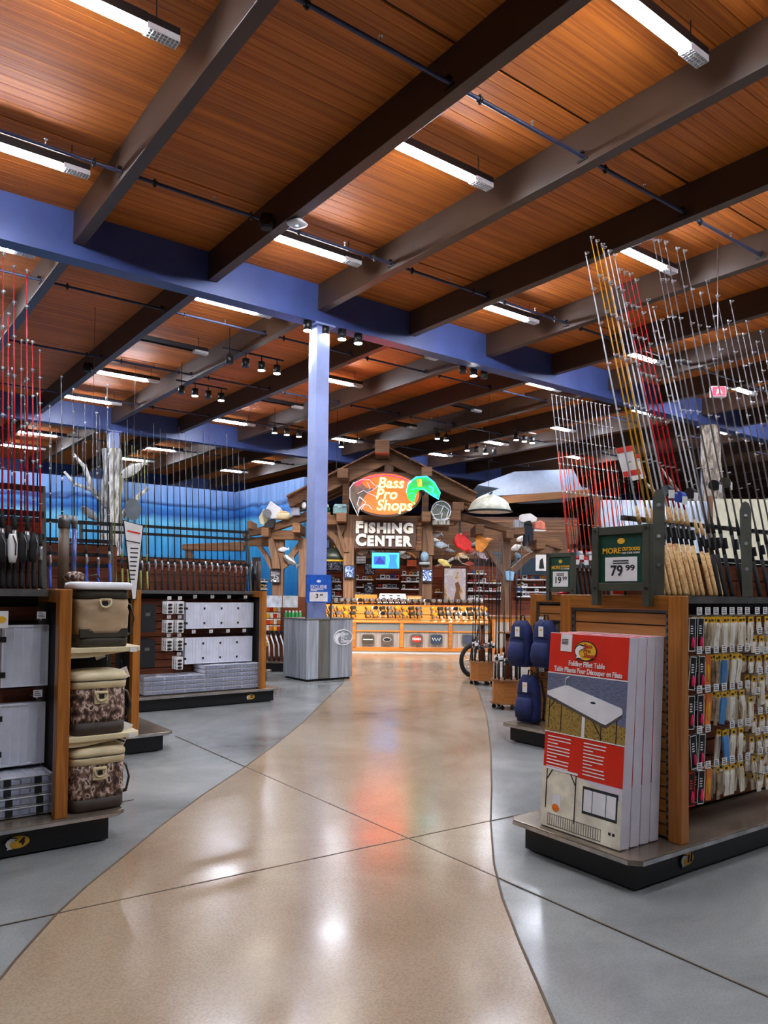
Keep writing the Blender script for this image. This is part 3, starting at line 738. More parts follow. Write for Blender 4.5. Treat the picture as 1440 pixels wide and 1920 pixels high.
# rods and rack above unit 4
rod_rack('black bar rod rack above the aisle 4 unit with red rods', -0.9, 1.13, 4.93, 1.5, [(0.62, 0.1), (0.46, 0.07), (0.32, 0.05)])
RG = 'red rods above aisle 4'
for i, (px, tipy, sc) in enumerate(((4, 500, 1.0), (16, 640, .82), (28, 520, .98), (40, 690, .74), (52, 525, .97), (64, 680, .75), (-9, 560, .95), (-22, 520, .95), (-50, 560, .9), (76, 700, .72), (-75, 560, .9), (-100, 560, .9))):
    p = ony(px, 1098, 4.91)
    rod('red', (p.x, 4.91, 1.502), 'red fishing rod leaning in the rack above the aisle 4 tackle trays', RG, 6.5 + 0.6 * (i % 3), 0, sc)
for i, px in enumerate((4, 24, 44, 64)):
    p = ony(px, 1020, 4.86)
    t = thing('rod_sleeve', ('white' if i == 1 else 'black') + ' padded pouch over a red rod above aisle 4' + (', smooth' if i == 1 else ''), 'pouch', (p.x, 4.87, p.z - 0.02), (R(-6), R(-2 + 2 * i), 0), None if i == 1 else 'black reel pouches above aisle 4')
    MB().loft([sq(0.018, 0.01, -0.09, 12, 3), sq(0.027, 0.018, -0.05, 12, 3), sq(0.028, 0.02, 0.03, 12, 3), sq(0.018, 0.014, 0.08, 12, 3)]).build('pouch', white_card if i == 1 else black_matte, t)
    MB().tube([(0, -0.015, 0.07), (0.015, -0.025, 0.02), (0.012, -0.025, -0.05)], 0.004, 5).build('strap', black_metal if i == 1 else grey_metal, t)

# --- unit 2 (behind the coolers)
g2 = gondola('shelving unit behind the cooler bags with an oak end post and black packs', (2.73, 6.85, 0), -1, 3.6, slat=slat_red)
BP = 'black hanging packs of the unit behind the coolers'
for r, (z, n) in enumerate(((1.05, 6), (0.72, 6), (0.36, 6))):
    for k in range(n):
        pass
for r, zz in enumerate((1.06, 0.66, 0.3)):
    for k in range(8):
        t = thing('hanging_pack', 'tall black printed pack hanging by the oak post behind the cooler bags', 'pack', (2.16 - 0.05 * (r % 2) + 0.0 * k, 6.98 + 0.045 * k, zz), 0, BP)
        MB().bx(-0.06, 0.06, -0.006, 0.006, 0, 0.3).build('card', black_matte, t)
        MB().bx(-0.03, 0.03, -0.008, -0.006, 0.2, 0.26).build('print', grey_metal, t)
# blue-handled rods in front of the mural
rod_rack('black rod rack with blue-handled rods above the unit behind the coolers', 0.6, 2.25, 7.2, 1.5, [(0.62, 0.098), (0.45, 0.078), (0.32, 0.062), (0.22, 0.05)])
for i in range(14):
    rod('blue', (2.22 - 0.105 * i, 7.2, 1.503), 'black rod with a blue handle in the rack behind the cooler bags', 'blue-handled rods', 6.5, 0, 1.0 - 0.05 * ((i * 7) % 4))
# rod tubes beside the tan cooler
for px, w, mt, lb in ((118, 0.036, plain('tube_brown', (110, 92, 74), 0.4), 'brown'), (137, 0.018, plain('tube_blue', (96, 112, 170), 0.2, 0.3), 'slim blue')):
    p = ony(px, 1095, 5.6)
    t = thing('rod_tube', lb + ' rod storage tube standing behind the tan cooler bag', 'rod tube', (p.x, 5.6, 1.5))
    MB().cyl((0, 0, 0), (0, 0, 0.43), w, n=14).build('tube', mt, t); MB().cyl((0, 0, 0.43), (0, 0, 0.52), w * 1.12, n=14).build('cap', grey_metal, t)
t = thing('camo_pouch', 'rolled camouflage pouch lying on the unit behind the tan cooler lid', 'pouch', ony(140, 1090, 5.5))
MB().ball((0, 0, 0.03), (0.08, 0.05, 0.04)).build('roll', camo, t); MB().tube([(0.08, -0.02, 0.03), (0.14, -0.03, 0.05), (0.18, 0, 0.01)], 0.012, 6, flat=0.4).build('strap', dark_olive, t)
# wedge-shaped hanging sign
p = ony(243, 1030, 6.93)
t = thing('wedge_sign', 'tapering white info sign with red heading in front of the mural', 'sign', (p.x, 6.86, p.z), 0)
MB().prism([(-0.09, 0.26), (0.1, 0.22), (0.045, -0.46), (0.005, -0.46)], -0.004, 0.006).build('frame', black_metal, t)
MB().prism([(-0.08, 0.25), (0.09, 0.215), (0.038, -0.45), (0.012, -0.45)], -0.006, -0.004).build('panel', white_card, t)
MB().prism([(-0.05, 0.17), (0.07, 0.15), (0.068, 0.135), (-0.05, 0.155)], -0.008, -0.006).build('red_heading', red_print, t)
MB().prism([(-0.06, 0.08), (0.07, 0.06), (0.068, 0.05), (-0.06, 0.07)], -0.008, -0.006).build('drawing', ink, t)
for k in range(8): MB().bx(-0.02, 0.055 - 0.004 * k, -0.008, -0.006, 0.0 - 0.04 * k, 0.012 - 0.04 * k).build('text_line', ink, t)
MB().prism(ellipse(0.0, 0.36, 0.075, 0.1, 20), -0.003, 0.004).build('net_top', plain('grey_net', (120, 128, 132), 0.5, alpha=0.8), t)

# --- unit D
gD = gondola('shelving unit with rows of clear tackle trays and black base near the pedestal', (5.15, 9.14, 0), -1, 4.4, endx=0.26, slat=slat_red)
badge(gD, -0.43, 0.065, 0.085, 0.12, 'D')
for r, (z0, x0, x1) in enumerate(((1.0, 3.89, 4.88), (0.54, 3.88, 4.86))):
    for k in range(4):
        xx = x0 + 0.005 + k * 0.243
        for d in range(2):
            tackle((xx, 9.35 + 0.085 + d * 0.07, z0), ('back' if d else 'front') + ' clear tackle tray hanging in the ' + ('upper' if r == 0 else 'lower') + ' row near the pedestal', ('upper' if r == 0 else 'lower') + ' hanging trays' + (', back layer' if d else ''), scale=0.92)
        peg((xx + 0.12, 9.64, z0 + 0.39), 'peg hook with white tag above the ' + ('upper' if r == 0 else 'lower') + ' clear trays near the pedestal', ('upper' if r == 0 else 'lower') + ' tray pegs', 0.18)
for c in range(6):
    n = 4 if c < 2 else (4 if c == 2 else 6)
    for i in range(n):
        t = tackle((3.45 + 0.256 * c, 9.26, 0.21 + 0.05 * i), 'clear tackle tray lying in the flat stacks on the tray unit base', 'flat stacks of clear trays', latches=False)
        t.rotation_euler = (R(-90), 0, 0); t.location = (3.3 + 0.264 * c, 9.258 + 0.008 * (i % 2), 0.245 + 0.056 * i); t.scale = (1, 0.88, 1)
# small clam packs left of the trays
for r, z in enumerate((1.27, 1.03, 0.8, 0.56)):
    for k in range(2):
        if r == 3 and k == 0: continue
        for d in range(3):
            t = thing('clam_pack', 'small white card with dark plastic parts hanging left of the clear trays', 'pack', (3.62 + 0.14 * k, 9.3 + d * 0.07, z), 0, 'small part packs of the tray unit')
            MB().bx(-0.045, 0.045, 0, 0.008, -0.07, 0.09).build('card', white_card, t)
            for q in range(3): MB().ball((0, -0.01, 0.045 - 0.045 * q), (0.032, 0.014, 0.016), 8, 4).build('part', black_matte, t)
        peg((3.62 + 0.14 * k, 9.64, z + 0.1), 'short peg hook with white tag above the small part packs', 'part pack pegs', 0.3)
for r, z in enumerate((0.98, 0.55)):
    for k in range(7):
        t = thing('hanging_pack', 'tall black pack in the dark corner left of the clear trays', 'pack', (3.3, 9.2 + 0.055 * k, z), 0, 'black packs left of the clear trays')
        MB().bx(-0.1, 0.1, 0, 0.01, 0, 0.34).build('card', black_matte, t); MB().bx(-0.03, 0.03, -0.002, 0, 0.2, 0.24).build('print', grey_metal, t)
# rods above unit D
rod_rack('long black rod rack above the clear tray unit', 2.6, 4.86, 9.5, 1.5, [(0.82, 0.11), (0.72, 0.1), (0.36, 0.05)])
for i in range(26):
    x = 4.79 - 0.086 * i
    rod('black', (x, 9.49, 1.503), 'black rod in the long rack above the clear tray unit', 'rods above the clear tray unit', 5.0, 0, 1.0 + 0.03 * ((i * 5) % 4) - (0.06 if i < 3 else 0), guides=False)
for i, dx in enumerate((0.0, 0.07, 0.13, 0.2, 0.26, 0.33)):
    rod('olive', (2.98 + dx * 1.2, 9.435, 1.5), 'olive green rod among the black rods before the mural', 'olive green rods', 4.6, -1, 1.14 - 0.03 * i, guides=False)
# post caps: cylinder rod end tube at the right of rack D
t = thing('rod_tube', 'dark rod storage tubes bundle at the right end of the tray unit rack', 'rod tube', (4.93, 9.55, 1.5))
for k, (dx, dy) in enumerate(((0, 0), (0.07, 0.02), (0.03, 0.09))): MB().cyl((dx, dy, 0), (dx, dy, 0.42), 0.034, n=12).build('tube', (rod_black, column_brown, rod_black)[k], t)
# more rods of rows further left / behind (before the mural)
for i in range(16):
    p = ony(95 + 10 * i, 1080, 11.6)
    if i % 4 != 3: rod('black', (p.x, 11.6, 1.5), 'thin dark rod standing far back before the water mural', 'thin rods before the mural', 4, 0, 1.15 + 0.04 * (i % 3), guides=False)
gF = gondola('far shelving unit carrying thin dark rods before the water mural', (6.2, 11.3, 0), -1, 6.5, slat=slat_red, upper=False)
# driftwood on the second column
t = thing('driftwood_tree', 'pale grey driftwood tree wrapped around the slim column before the mural', 'driftwood', (6.9, 22.4, 0))
sec = []
for k in range(12):
    z = 5.6 * k / 11; r = 0.36 - 0.1 * k / 11
    sec.append([((r + 0.05 * sin(5 * j + 2 * k)) * cos(2 * pi * j / 14), (r + 0.05 * sin(5 * j + 2 * k)) * sin(2 * pi * j / 14), z) for j in range(14)])
MB().loft(sec, cap=False).build('trunk', drift, t)
for pts, r in (([(-0.2, -0.2, 3.9), (-0.7, -0.5, 4.3), (-0.95, -0.6, 4.9), (-1.3, -0.8, 5.2)], 0.1), ([(-0.7, -0.5, 4.3), (-1.2, -0.6, 4.4), (-1.5, -0.7, 4.7)], 0.06), ([(0.2, -0.2, 3.6), (0.6, -0.4, 4.2), (0.9, -0.5, 4.5)], 0.09)):
    MB().tube([Vector(q) for q in pts], [r, r * 0.8, r * 0.6, r * 0.3][:len(pts)], 8).build('branch', drift, t)
def fish(p, L, label, mats, rz=0, ry=0, group=None, H=0.3):
    t = thing('mounted_fish', label, 'mounted fish', p, (0, ry, rz), group)
    secs = []
    for k in range(11):
        f = k / 10.0; h = L * H * 0.5 * (sin(pi * min(1, f * 0.92 + 0.06)) ** 0.8) + 0.01; w = h * 0.5
        secs.append([(-L / 2 + L * 0.86 * f, w * cos(2 * pi * j / 12), h * sin(2 * pi * j / 12)) for j in range(12)])
    MB().loft(secs).build('body', mats[0], t)
    MB().prism([(L * 0.33, 0), (L * 0.5, L * 0.16), (L * 0.46, 0), (L * 0.5, -L * 0.16)], -0.01, 0.01).build('tail_fin', mats[1], t)
    MB().prism([(-L * 0.15, L * H * 0.42), (0.0, L * H * 0.72), (L * 0.15, L * H * 0.4)], -0.008, 0.008).build('dorsal_fin', mats[1], t)
    MB().prism([(-L * 0.1, -L * H * 0.3), (0.02 * L, -L * H * 0.62), (L * 0.06, -L * H * 0.35)], -0.03, -0.015).build('belly_fin', mats[1], t)
    MB().ball((-L * 0.38, -L * H * 0.16, L * H * 0.1), 0.02 * L + 0.004).build('eye', ink, t)
    return t
wf = plain('fish_white', (206, 204, 200), 0.5)
fish(atd(250, 880, 17.5), 0.75, 'large pale fish model hung by the driftwood before the mural', (wf, drift), FACE, R(-30)).scale.x = 1.0
for f_ in [o for o in COL.objects if o.name.startswith('mounted_fish')]:
    MB().cyl((0, 0, 0.1), (0, 0, ZDECK - f_.location.z), 0.004, n=4).build('hanging_line', black_metal, f_, rot=(0, R(30), 0))
f2 = fish(atd(170, 1010 - 45, 14), 0.45, 'grey fish model hung low before the mural', (plain('fish_grey', (120, 118, 116), 0.5), drift), FACE, R(40))
MB().cyl((0, 0, 0.05), (0, 0, ZDECK - f2.location.z), 0.004, n=4).build('hanging_line', black_metal, f2, rot=(0, R(-40), 0))

# ================================================================== RIGHT SIDE
RZ = R(-2.0); RC = Vector((3.27, 2.25, 0))
def rl(x, y, z): return RC + Matrix.Rotation(RZ, 3, 'Z') @ Vector((x, y, z))
def end_slats(g, D, endx, pitch, z0, z1, mt):
    z = z0
    while z < z1 - pitch * 0.6:
        MB().bx(endx - 0.012, endx, 0.135, D - 0.135, z, z + pitch - 0.007).build('slat', mt, g); z += pitch
    for y0 in (0.112, D - 0.132):
        st = MB(); st.bx(endx - 0.022, endx - 0.002, y0, y0 + 0.02, z0, z1 + 0.02)
        for k in range(30): st.bx(endx - 0.024, endx - 0.0221, y0 + 0.006, y0 + 0.014, z0 + 0.02 + k * 0.04, z0 + 0.04 + k * 0.04, 1)
        st.build('metal_standard', [grey_metal, black_matte], g)
    MB().bx(endx - 0.02, endx - 0.002, 0.112, D - 0.112, z1 + 0.004, z1 + 0.022).build('metal_standard', grey_metal, g)
g11 = gondola('aisle 11 shelving unit with oak slat end, black base and lure packs', RC, 1, 3.2, D=0.9, rz=RZ, slat=slat_red, endx=0.45, z_upper=1.72)
end_slats(g11, 0.9, 0.45, 0.067, 0.2, 1.4, slat_oak_y)
badge(g11, 0.52, 0.065, 0.085, 0.12, '11')
# --- boxed folding tables leaning on the end
def sky_photo():
    m, nt, b = newmat('lake_photo')
    tc = N(nt, 'ShaderNodeTexCoord'); n = N(nt, 'ShaderNodeTexNoise'); mp = N(nt, 'ShaderNodeMapping'); mp.inputs['Scale'].default_value = (6, 6, 60)
    nt.links.new(tc.outputs['Object'], mp.inputs[0]); nt.links.new(mp.outputs[0], n.inputs['Vector'])
    r = ramp(nt, [(0.3, (74, 80, 108)), (0.7, (128, 134, 160))]); nt.links.new(n.outputs[0], r.inputs[0]); nt.links.new(r.outputs[0], b.inputs['Base Color'])
    b.inputs['Roughness'].default_value = 0.4; return m
lake = sky_photo(); grass_p = blotch('grass_photo', [(120, 92, 36), (150, 120, 52), (168, 138, 66), (104, 78, 28)], 60, 0.5)
def red_box(x, label, front, group=None, lean=7.5, z=0.1905):
    p = rl(x, 0.42, z)
    t = thing('table_carton', label, 'carton', p, (-R(lean), 0, R(-90) + RZ), group)
    W, H, T = 0.275, 1.092, 0.073
    MB().bx(-W, W, 0, T, 0, H).build('carton', plain('carton_white', (216, 208, 216), 0.55, 0, 0.03) if 'carton_white' not in MATS else MATS['carton_white'], t, bevel=0.004)
    MB().bx(-W + 0.002, W - 0.002, -0.001, 0, 0.31, H - 0.002).build('red_print', red_print, t)
    if not front: return t
    f = -0.001
    def pan(nm, poly, d, mt): return MB().prism(poly, f - d - 0.001, f - d + 0.0005).build(nm, mt, t)
    pan('cream_print', [(-W, 0.0), (W, 0.0), (W, 0.24), (0.0, 0.31), (-W, 0.33)], 0.001, plain('cream_print', (232, 222, 200), 0.5))
    pan('lake_print', [(-W, 0.72), (W, 0.62), (W, 0.86), (-W, 0.86)], 0.001, lake)
    pan('grass_print', [(-W, 0.53), (W, 0.53), (W, 0.62), (-W, 0.72)], 0.001, grass_p)
    for y0 in (0.525, 0.86): pan('white_line', [(-W, y0), (W, y0), (W, y0 + 0.006), (-W, y0 + 0.006)], 0.0016, white_card)
    pan('table_picture', [(-W + 0.004, 0.735), (-W + 0.004, 0.755), (-0.14, 0.8), (-0.12, 0.8), (W - 0.03, 0.72), (W - 0.022, 0.705), (W - 0.022, 0.69), (0.15, 0.62), (0.13, 0.622)], 0.002, white_plastic)
    pan('table_edge_picture', [(-W + 0.004, 0.735), (0.13, 0.622), (0.15, 0.62), (W - 0.022, 0.69), (W - 0.022, 0.675), (0.15, 0.603), (0.13, 0.605), (-W + 0.004, 0.718)], 0.0021, grey_metal)
    for x0, z0, x1, z1 in ((-0.25, 0.72, -0.25, 0.55), (-0.16, 0.69, -0.16, 0.54), (0.12, 0.61, 0.12, 0.53), (0.22, 0.66, 0.22, 0.53), (0.06, 0.63, 0.13, 0.54), (-0.25, 0.66, -0.2, 0.72)):
        MB().bar((x0, f - 0.002, z0), (x1, f - 0.002, z1), 0.006, 0.002, 0, (0, 1, 0)).build('leg_picture', ink, t)
    MB().bar((0.0, f - 0.002, 0.66), (0.0, f - 0.002, 0.53), 0.02, 0.002, 0, (0, 1, 0)).build('pipe_picture', white_card, t)
    MB().tube([(-0.14, f - 0.003, 0.8), (-0.135, f - 0.003, 0.84), (-0.115, f - 0.003, 0.85)], 0.004, 5).build('tap_picture', white_card, t)
    MB().prism(ellipse(0.06, 0.725, 0.018, 0.006, 12), f - 0.004, f - 0.002).build('drain_picture', ink, t)
    MB().bx(-0.19, -0.11, f - 0.003, f, 0.99, H - 0.004).build('barcode_label', white_card, t)
    for k in range(4): MB().bx(-0.182, -0.135, f - 0.004, f - 0.003, 1.03 + 0.008 * k, 1.034 + 0.008 * k).build('label_line', ink, t)
    # oval logo
    MB().prism(ellipse(-0.01, 1.0, 0.078, 0.056), f - 0.003, f - 0.001).build('logo_rim', ink, t)
    MB().prism(ellipse(-0.01, 1.0, 0.072, 0.05), f - 0.004, f - 0.003).build('logo_oval', yellow, t)
    MB().prism([(-0.005 + (-0.33 + (a + 0.33) * 1.2) * 0.15, 1.0 + b * 0.125) for a, b in FISH], f - 0.0055, f - 0.004).build('logo_fish_outline', ink, t)
    MB().prism([(-0.005 + a * 0.15, 1.0 + b * 0.1) for a, b in FISH], f - 0.007, f - 0.0055).build('logo_fish', white_card, t)
    for s_, dx, dz in (('Bass', 0.005, 0.028), ('Pro', 0.0, 0.002), ('Shops', 0.018, -0.024)):
        text(s_, 0.034, plain('logo_red', (176, 40, 20), 0.5) if 'logo_red' not in MATS else MATS['logo_red'], t, (dx, f - 0.005, 1.0 + dz), bold=0.0006, shear=0.2)
    text('Folding Fillet Table', 0.04, white_card, t, (0.0, f - 0.002, 0.925), bold=0.0008, width=0.25)
    text('Table Pliante Pour Découper en Filets', 0.04, white_card, t, (0.005, f - 0.002, 0.887), bold=0.0008, width=0.47)
    for c0, n, wd in ((-0.25, 10, 0.17), (0.01, 10, 0.22)):
        for k in range(n):
            ln = wd * (0.6 + 0.4 * abs(sin(3.1 * k + c0 * 20)))
            if k % 4 == 2: ln *= 0.45
            MB().bx(c0, c0 + ln, f - 0.002, f, 0.5 - 0.0185 * k, 0.5055 - 0.0185 * k).build('text_line', white_card, t)
    # lower pictures
    MB().bar((-0.25, f - 0.003, 0.325), (-0.02, f - 0.003, 0.325), 0.012, 0.002, 0, (0, 1, 0)).build('table_picture', white_plastic, t)
    for x0, z0, x1, z1 in ((-0.24, 0.32, -0.24, 0.1), (-0.03, 0.32, -0.03, 0.06), (-0.24, 0.26, -0.2, 0.32), (-0.03, 0.26, -0.07, 0.32)):
        MB().bar((x0, f - 0.003, z0), (x1, f - 0.003, z1), 0.006, 0.002, 0, (0, 1, 0)).build('leg_picture', ink, t)
    MB().bx(-0.19, -0.13, f - 0.003, f, 0.12, 0.19).build('basin_picture', white_plastic, t)
    MB().prism(ellipse(-0.165, 0.115, 0.026, 0.022, 14), f - 0.004, f - 0.002).build('melon_picture', orange_lure, t)
    MB().bx(0.02, 0.25, f - 0.003, f, 0.13, 0.275).build('tray_picture', plain('tray_dark', (40, 42, 48), 0.5), t)
    for x0, x1 in ((0.03, 0.085), (0.09, 0.175), (0.18, 0.24)): MB().bx(x0, x1, f - 0.004, f - 0.003, 0.145, 0.26).build('tray_cell_picture', white_plastic, t)
    for k in range(24): MB().bx(-0.22 + 0.016 * k, -0.217 + 0.016 * k, f - 0.003, f, 0.012, 0.075).build('cage_picture', grey_metal, t)
    for k, zz in enumerate((0.012, 0.073)): MB().bx(-0.22, 0.152, f - 0.003, f, zz, zz + 0.003).build('cage_picture', grey_metal, t)
    MB().bx(0.2, 0.215, f - 0.003, f, 0.06, 0.075).build('small_print', ink, t); MB().bx(0.225, 0.24, f - 0.003, f, 0.06, 0.075).build('small_print', ink, t)
    return t
red_box(0.06, 'red printed folding fillet table carton in front of the leaning stack', True, lean=4.2)
red_box(0.143, 'plain white-sided table carton second in the leaning stack', False, lean=3.7)
red_box(0.226, 'white-sided table carton third in the leaning stack', False, lean=3.3)
red_box(0.309, 'white-sided table carton touching the oak slat end', False, lean=2.9)

# --- price signs on top of the oak ends
def sign_card(label, xpl, px0, px1, py0, py1, price, cents, small=False):
    a = onx(px0, (py0 + py1) / 2, xpl); b = onx(px1, (py0 + py1) / 2, xpl); zt = onx((px0 + px1) / 2, py0, xpl).z
    W = abs(a.y - b.y); H = zt - 1.5; c = (a + b) / 2
    t = thing('sign_holder', label, 'price sign', (xpl, c.y, 1.5), R(-90))
    w = W * 0.12
    for s_ in (-1, 1): MB().bx(s_ * (W / 2 - w / 2) - w / 2, s_ * (W / 2 - w / 2) + w / 2, -0.02, 0.02, -0.06, H).build('frame_post', olive, t, bevel=0.004)
    for z0 in (H * 0.06, H - w * 1.1): MB().bx(-W / 2 + w, W / 2 - w, -0.016, 0.016, z0, z0 + w).build('frame_rail', olive, t, bevel=0.003)
    for s_ in (-1, 1):
        for z0 in (H * 0.1, H - w * 0.5): MB().cyl((s_ * (W / 2 - w / 2), -0.026, z0), (s_ * (W / 2 - w / 2), -0.02, z0), 0.008, n=8).build('bolt', black_metal, t)
    iw = W / 2 - w
    z0, z1 = H * 0.06 + w, H - w * 1.1
    MB().bx(-iw, iw, -0.004, 0.004, z0, z1).build('card', green_sign, t)
    h = z1 - z0
    MB().prism(ellipse(0, z0 + h * 0.86, iw * 0.17, h * 0.06, 20), -0.007, -0.004).build('emblem', gold_badge, t)
    text('MORE', h * 0.16, gold_badge, t, (-iw * 0.42, -0.006, z0 + h * 0.66), bold=0.0012, width=iw * 0.85)
    text('OUTDOORS', h * 0.1, gold_badge, t, (iw * 0.45, -0.006, z0 + h * 0.69), bold=0.0008, width=iw * 0.8)
    text('FOR YOUR MONEY', h * 0.055, white_card, t, (iw * 0.45, -0.006, z0 + h * 0.61), width=iw * 0.8)
    MB().bx(-iw * 0.72, iw * 0.72, -0.008, -0.004, z0 + h * 0.03, z0 + h * 0.53).build('price_card', white_card, t)
    for k in range(2): MB().bx(-iw * 0.35, iw * 0.35, -0.0095, -0.008, z0 + h * (0.44 - 0.05 * k), z0 + h * (0.465 - 0.05 * k)).build('print_line', ink, t)
    text(price, h * 0.3, ink, t, (-iw * 0.18, -0.009, z0 + h * 0.24), bold=0.002, width=iw * 0.55)
    text(cents, h * 0.16, ink, t, (iw * 0.42, -0.009, z0 + h * 0.3), bold=0.001, width=iw * 0.4)
    return t
sign_card('green MORE OUTDOORS price sign 79.99 on the aisle 11 oak end', 3.662, 1113, 1222, 985, 1110, '79', '99')
sign_card('smaller green price sign 19.99 on the oak end with the backpacks', 6.04, 1026, 1078, 1036, 1110, '19', '99')

# --- lure packs on the long side of unit 11
def pack_meshes():
    D = {}
    c = MB(); c.bx(-0.032, 0.032, -0.001, 0.001, -0.19, 0)
    for x0, x1, z0, z1 in ((-0.032, -0.028, -0.19, 0), (0.028, 0.032, -0.19, 0), (-0.032, 0.032, -0.19, -0.185), (-0.032, 0.032, -0.005, 0)): c.bx(x0, x1, -0.002, -0.001, z0, z1, 1)
    for k in range(4): c.bx(-0.014, 0.006 + 0.004 * (k % 2), -0.002, -0.001, -0.05 - 0.014 * k, -0.044 - 0.014 * k, 1)
    l = MB(); l.loft([[(0.004 + r * cos(2 * pi * j / 8), -0.006 + 0.4 * r * sin(2 * pi * j / 8), z) for j in range(8)] for z, r in ((-0.17, 0.012), (-0.155, 0.017), (-0.12, 0.012), (-0.105, 0.003))])
    D['black'] = (('card', c.mesh('card', [black_matte, white_card])), ('lure', l.mesh('lure', pink_lure)))
    D['redcard'] = (('card', c.mesh('card', [black_matte, red_print])), ('lure', l.mesh('lure', pink_lure)))
    for nm, bagm, w, h in (('yellow', cream_lure, 0.024, 0.18), ('slim', plain('bag_brown', (150, 128, 98), 0.25, 0, 0.25, 30), 0.016, 0.19), ('small', cream_lure, 0.022, 0.1), ('blue', blue_lure, 0.026, 0.19)):
        b = MB(); b.loft([[(-w, -0.0015, z), (w, -0.0015, z), (w, 0.0015, z), (-w, 0.0015, z)] if z in (-h, -0.03) else [(-w, -0.006, z), (w, -0.006, z), (w, 0.006, z), (-w, 0.006, z)] for z in (-h, -h * 0.6, -h * 0.3, -0.03)], sm=False)
        hd = MB(); hd.bx(-w, w, -0.002, 0.002, -0.035, 0); hd.bx(-w * 0.5, w * 0.5, -0.003, -0.002, -0.024, -0.012, 1)
        D[nm] = (('bag', b.mesh('bag', bagm)), ('header_card', hd.mesh('header_card', [yellow, ink])))
    b = MB(); b.bx(-0.026, 0.026, -0.003, 0.003, -0.18, 0); b2 = MB(); b2.ball((0, -0.004, -0.1), (0.012, 0.005, 0.05), 8, 6)
    D['orange'] = (('card', b.mesh('card', orange_lure)), ('lure', b2.mesh('lure', yellow)))
    return D
PK = pack_meshes()
LBL = {'black': 'black card with white outline holding a pink lure on the aisle 11 pegs', 'redcard': 'black card with red outline holding a pink lure on the aisle 11 pegs',
       'yellow': 'cream soft-bait bag with a yellow header on the aisle 11 pegs', 'slim': 'slim brown bait bag with a yellow header on the aisle 11 pegs',
       'small': 'short cream bait bag with a yellow header on the aisle 11 pegs', 'blue': 'blue bait bag with a yellow header on the aisle 11 pegs', 'orange': 'orange bait pouch on the aisle 11 pegs'}
def pack(kind, p, tilt=0.0):
    t = thing('lure_pack', LBL[kind], 'lure pack', p, (0, R(tilt), RZ), kind + ' lure packs of aisle 11')
    for nm, me in PK[kind]: link(nm, me, t)
    return t
random.seed(11)
ROWS = (1.385, 1.165, 0.945, 0.72, 0.515)
COLS = {0: 'black', 1: 'black', 2: 'slim', 3: 'yellow', 4: 'yellow', 5: 'yellow'}
for r, z in enumerate(ROWS):
    for c in range(7):
        x = 0.72 + 0.083 * c
        if r == 3 and c in (2, 3): continue
        kind = COLS.get(c, 'yellow')
        if c == 2 and r in (1, 2, 4): kind = 'orange'
        if c == 3 and r: kind = 'slim'
        if r == 3 and c == 4: kind = 'blue'
        if r == 4 and c == 0: kind = 'redcard'
        if c == 4 and r in (1, 2): kind = 'blue' if r == 1 else 'blue'
        n = {0: 2, 1: 2, 2: 4}.get(c, 4)
        if r == 3: n = 2
        for k in range(n):
            kk = kind if not (kind == 'blue' and k > 0) else 'yellow'
            pack(kk, rl(x + random.uniform(-.012, .012), 0.16 + 0.035 * k, z - 0.01), random.uniform(-7, 10))
        q = peg(rl(x, 0.4, z), 'wire peg with white price tag among the longer aisle 11 packs', 'pegs of the longer aisle 11 packs', 0.27)
        q.rotation_euler = (0, 0, RZ)
for r in range(9):
    z = 1.385 - 0.122 * r
    for c in range(6):
        x = 1.33 + 0.09 * c + 0.03 * (r % 2)
        if r == 8 and c < 1: continue
        if random.random() < 0.14: continue
        for k in range(random.choice((2, 3, 3))):
            pack('small' if (c + r) % 4 else 'yellow', rl(x + random.uniform(-.005, .005), 0.16 + 0.045 * k, z - 0.01), random.uniform(-6, 6))
        q = peg(rl(x, 0.4, z), 'wire peg with white price tag among the short aisle 11 packs', 'pegs of the short aisle 11 packs', 0.27)
        q.rotation_euler = (0, 0, RZ)

# --- rods on unit 11
random.seed(5)
def rod_tip(kind, px, py, yb, z, lean, label, group, skew=False, **kw):
    if kind not in RODS: RODS[kind] = rod_proto(kind)
    Lr = RODS[kind][3]; yt = yb + Lr * sin(R(lean)) * 0.96
    p = ony(px, py, yt)
    if skew:
        for _ in range(3):
            yb2 = yb + (p.x - RC.x) * math.tan(RZ); p = ony(px, py, yb2 + Lr * sin(R(lean)) * 0.96)
        yb = yb2
    h = (p.z - z) / (Lr * cos(R(lean)))
    return rod(kind, (p.x, yb, z), label, group, lean, 0, max(0.7, min(1.25, h)), **kw)
zb = 1.4985
for i, (kd, py) in enumerate((('cork', 468), ('corkgold', 438), ('corkgold', 445), ('corkgold', 452), ('cork', 455), ('cork', 462), ('cork', 470), ('corkred', 498), ('corkred', 503), ('corkred', 506), ('corkred', 518), ('cork', 560), ('cork', 575), ('cork', 600))):
    cn = {'cork': 'white', 'corkgold': 'golden yellow', 'corkred': 'red'}[kd]
    rod_tip(kd, 1107 + 9.6 * i, py, 2.58, zb, 12.8, cn + ' fishing rod with cork handle in the aisle 11 rack', cn + ' cork-handled rods', skew=True)
for i, (px, py) in enumerate(((1243, 440), (1253, 440), (1266, 443), (1287, 455), (1301, 460), (1318, 545), (1335, 520), (1350, 550), (1363, 600), (1376, 560), (1388, 625), (1400, 600), (1412, 640), (1425, 620), (1437, 660))):
    rod_tip('grey', px, py, 2.58, zb, 11.0, 'thin grey fishing rod with black grip in the aisle 11 rack', 'thin grey rods of aisle 11', skew=True)
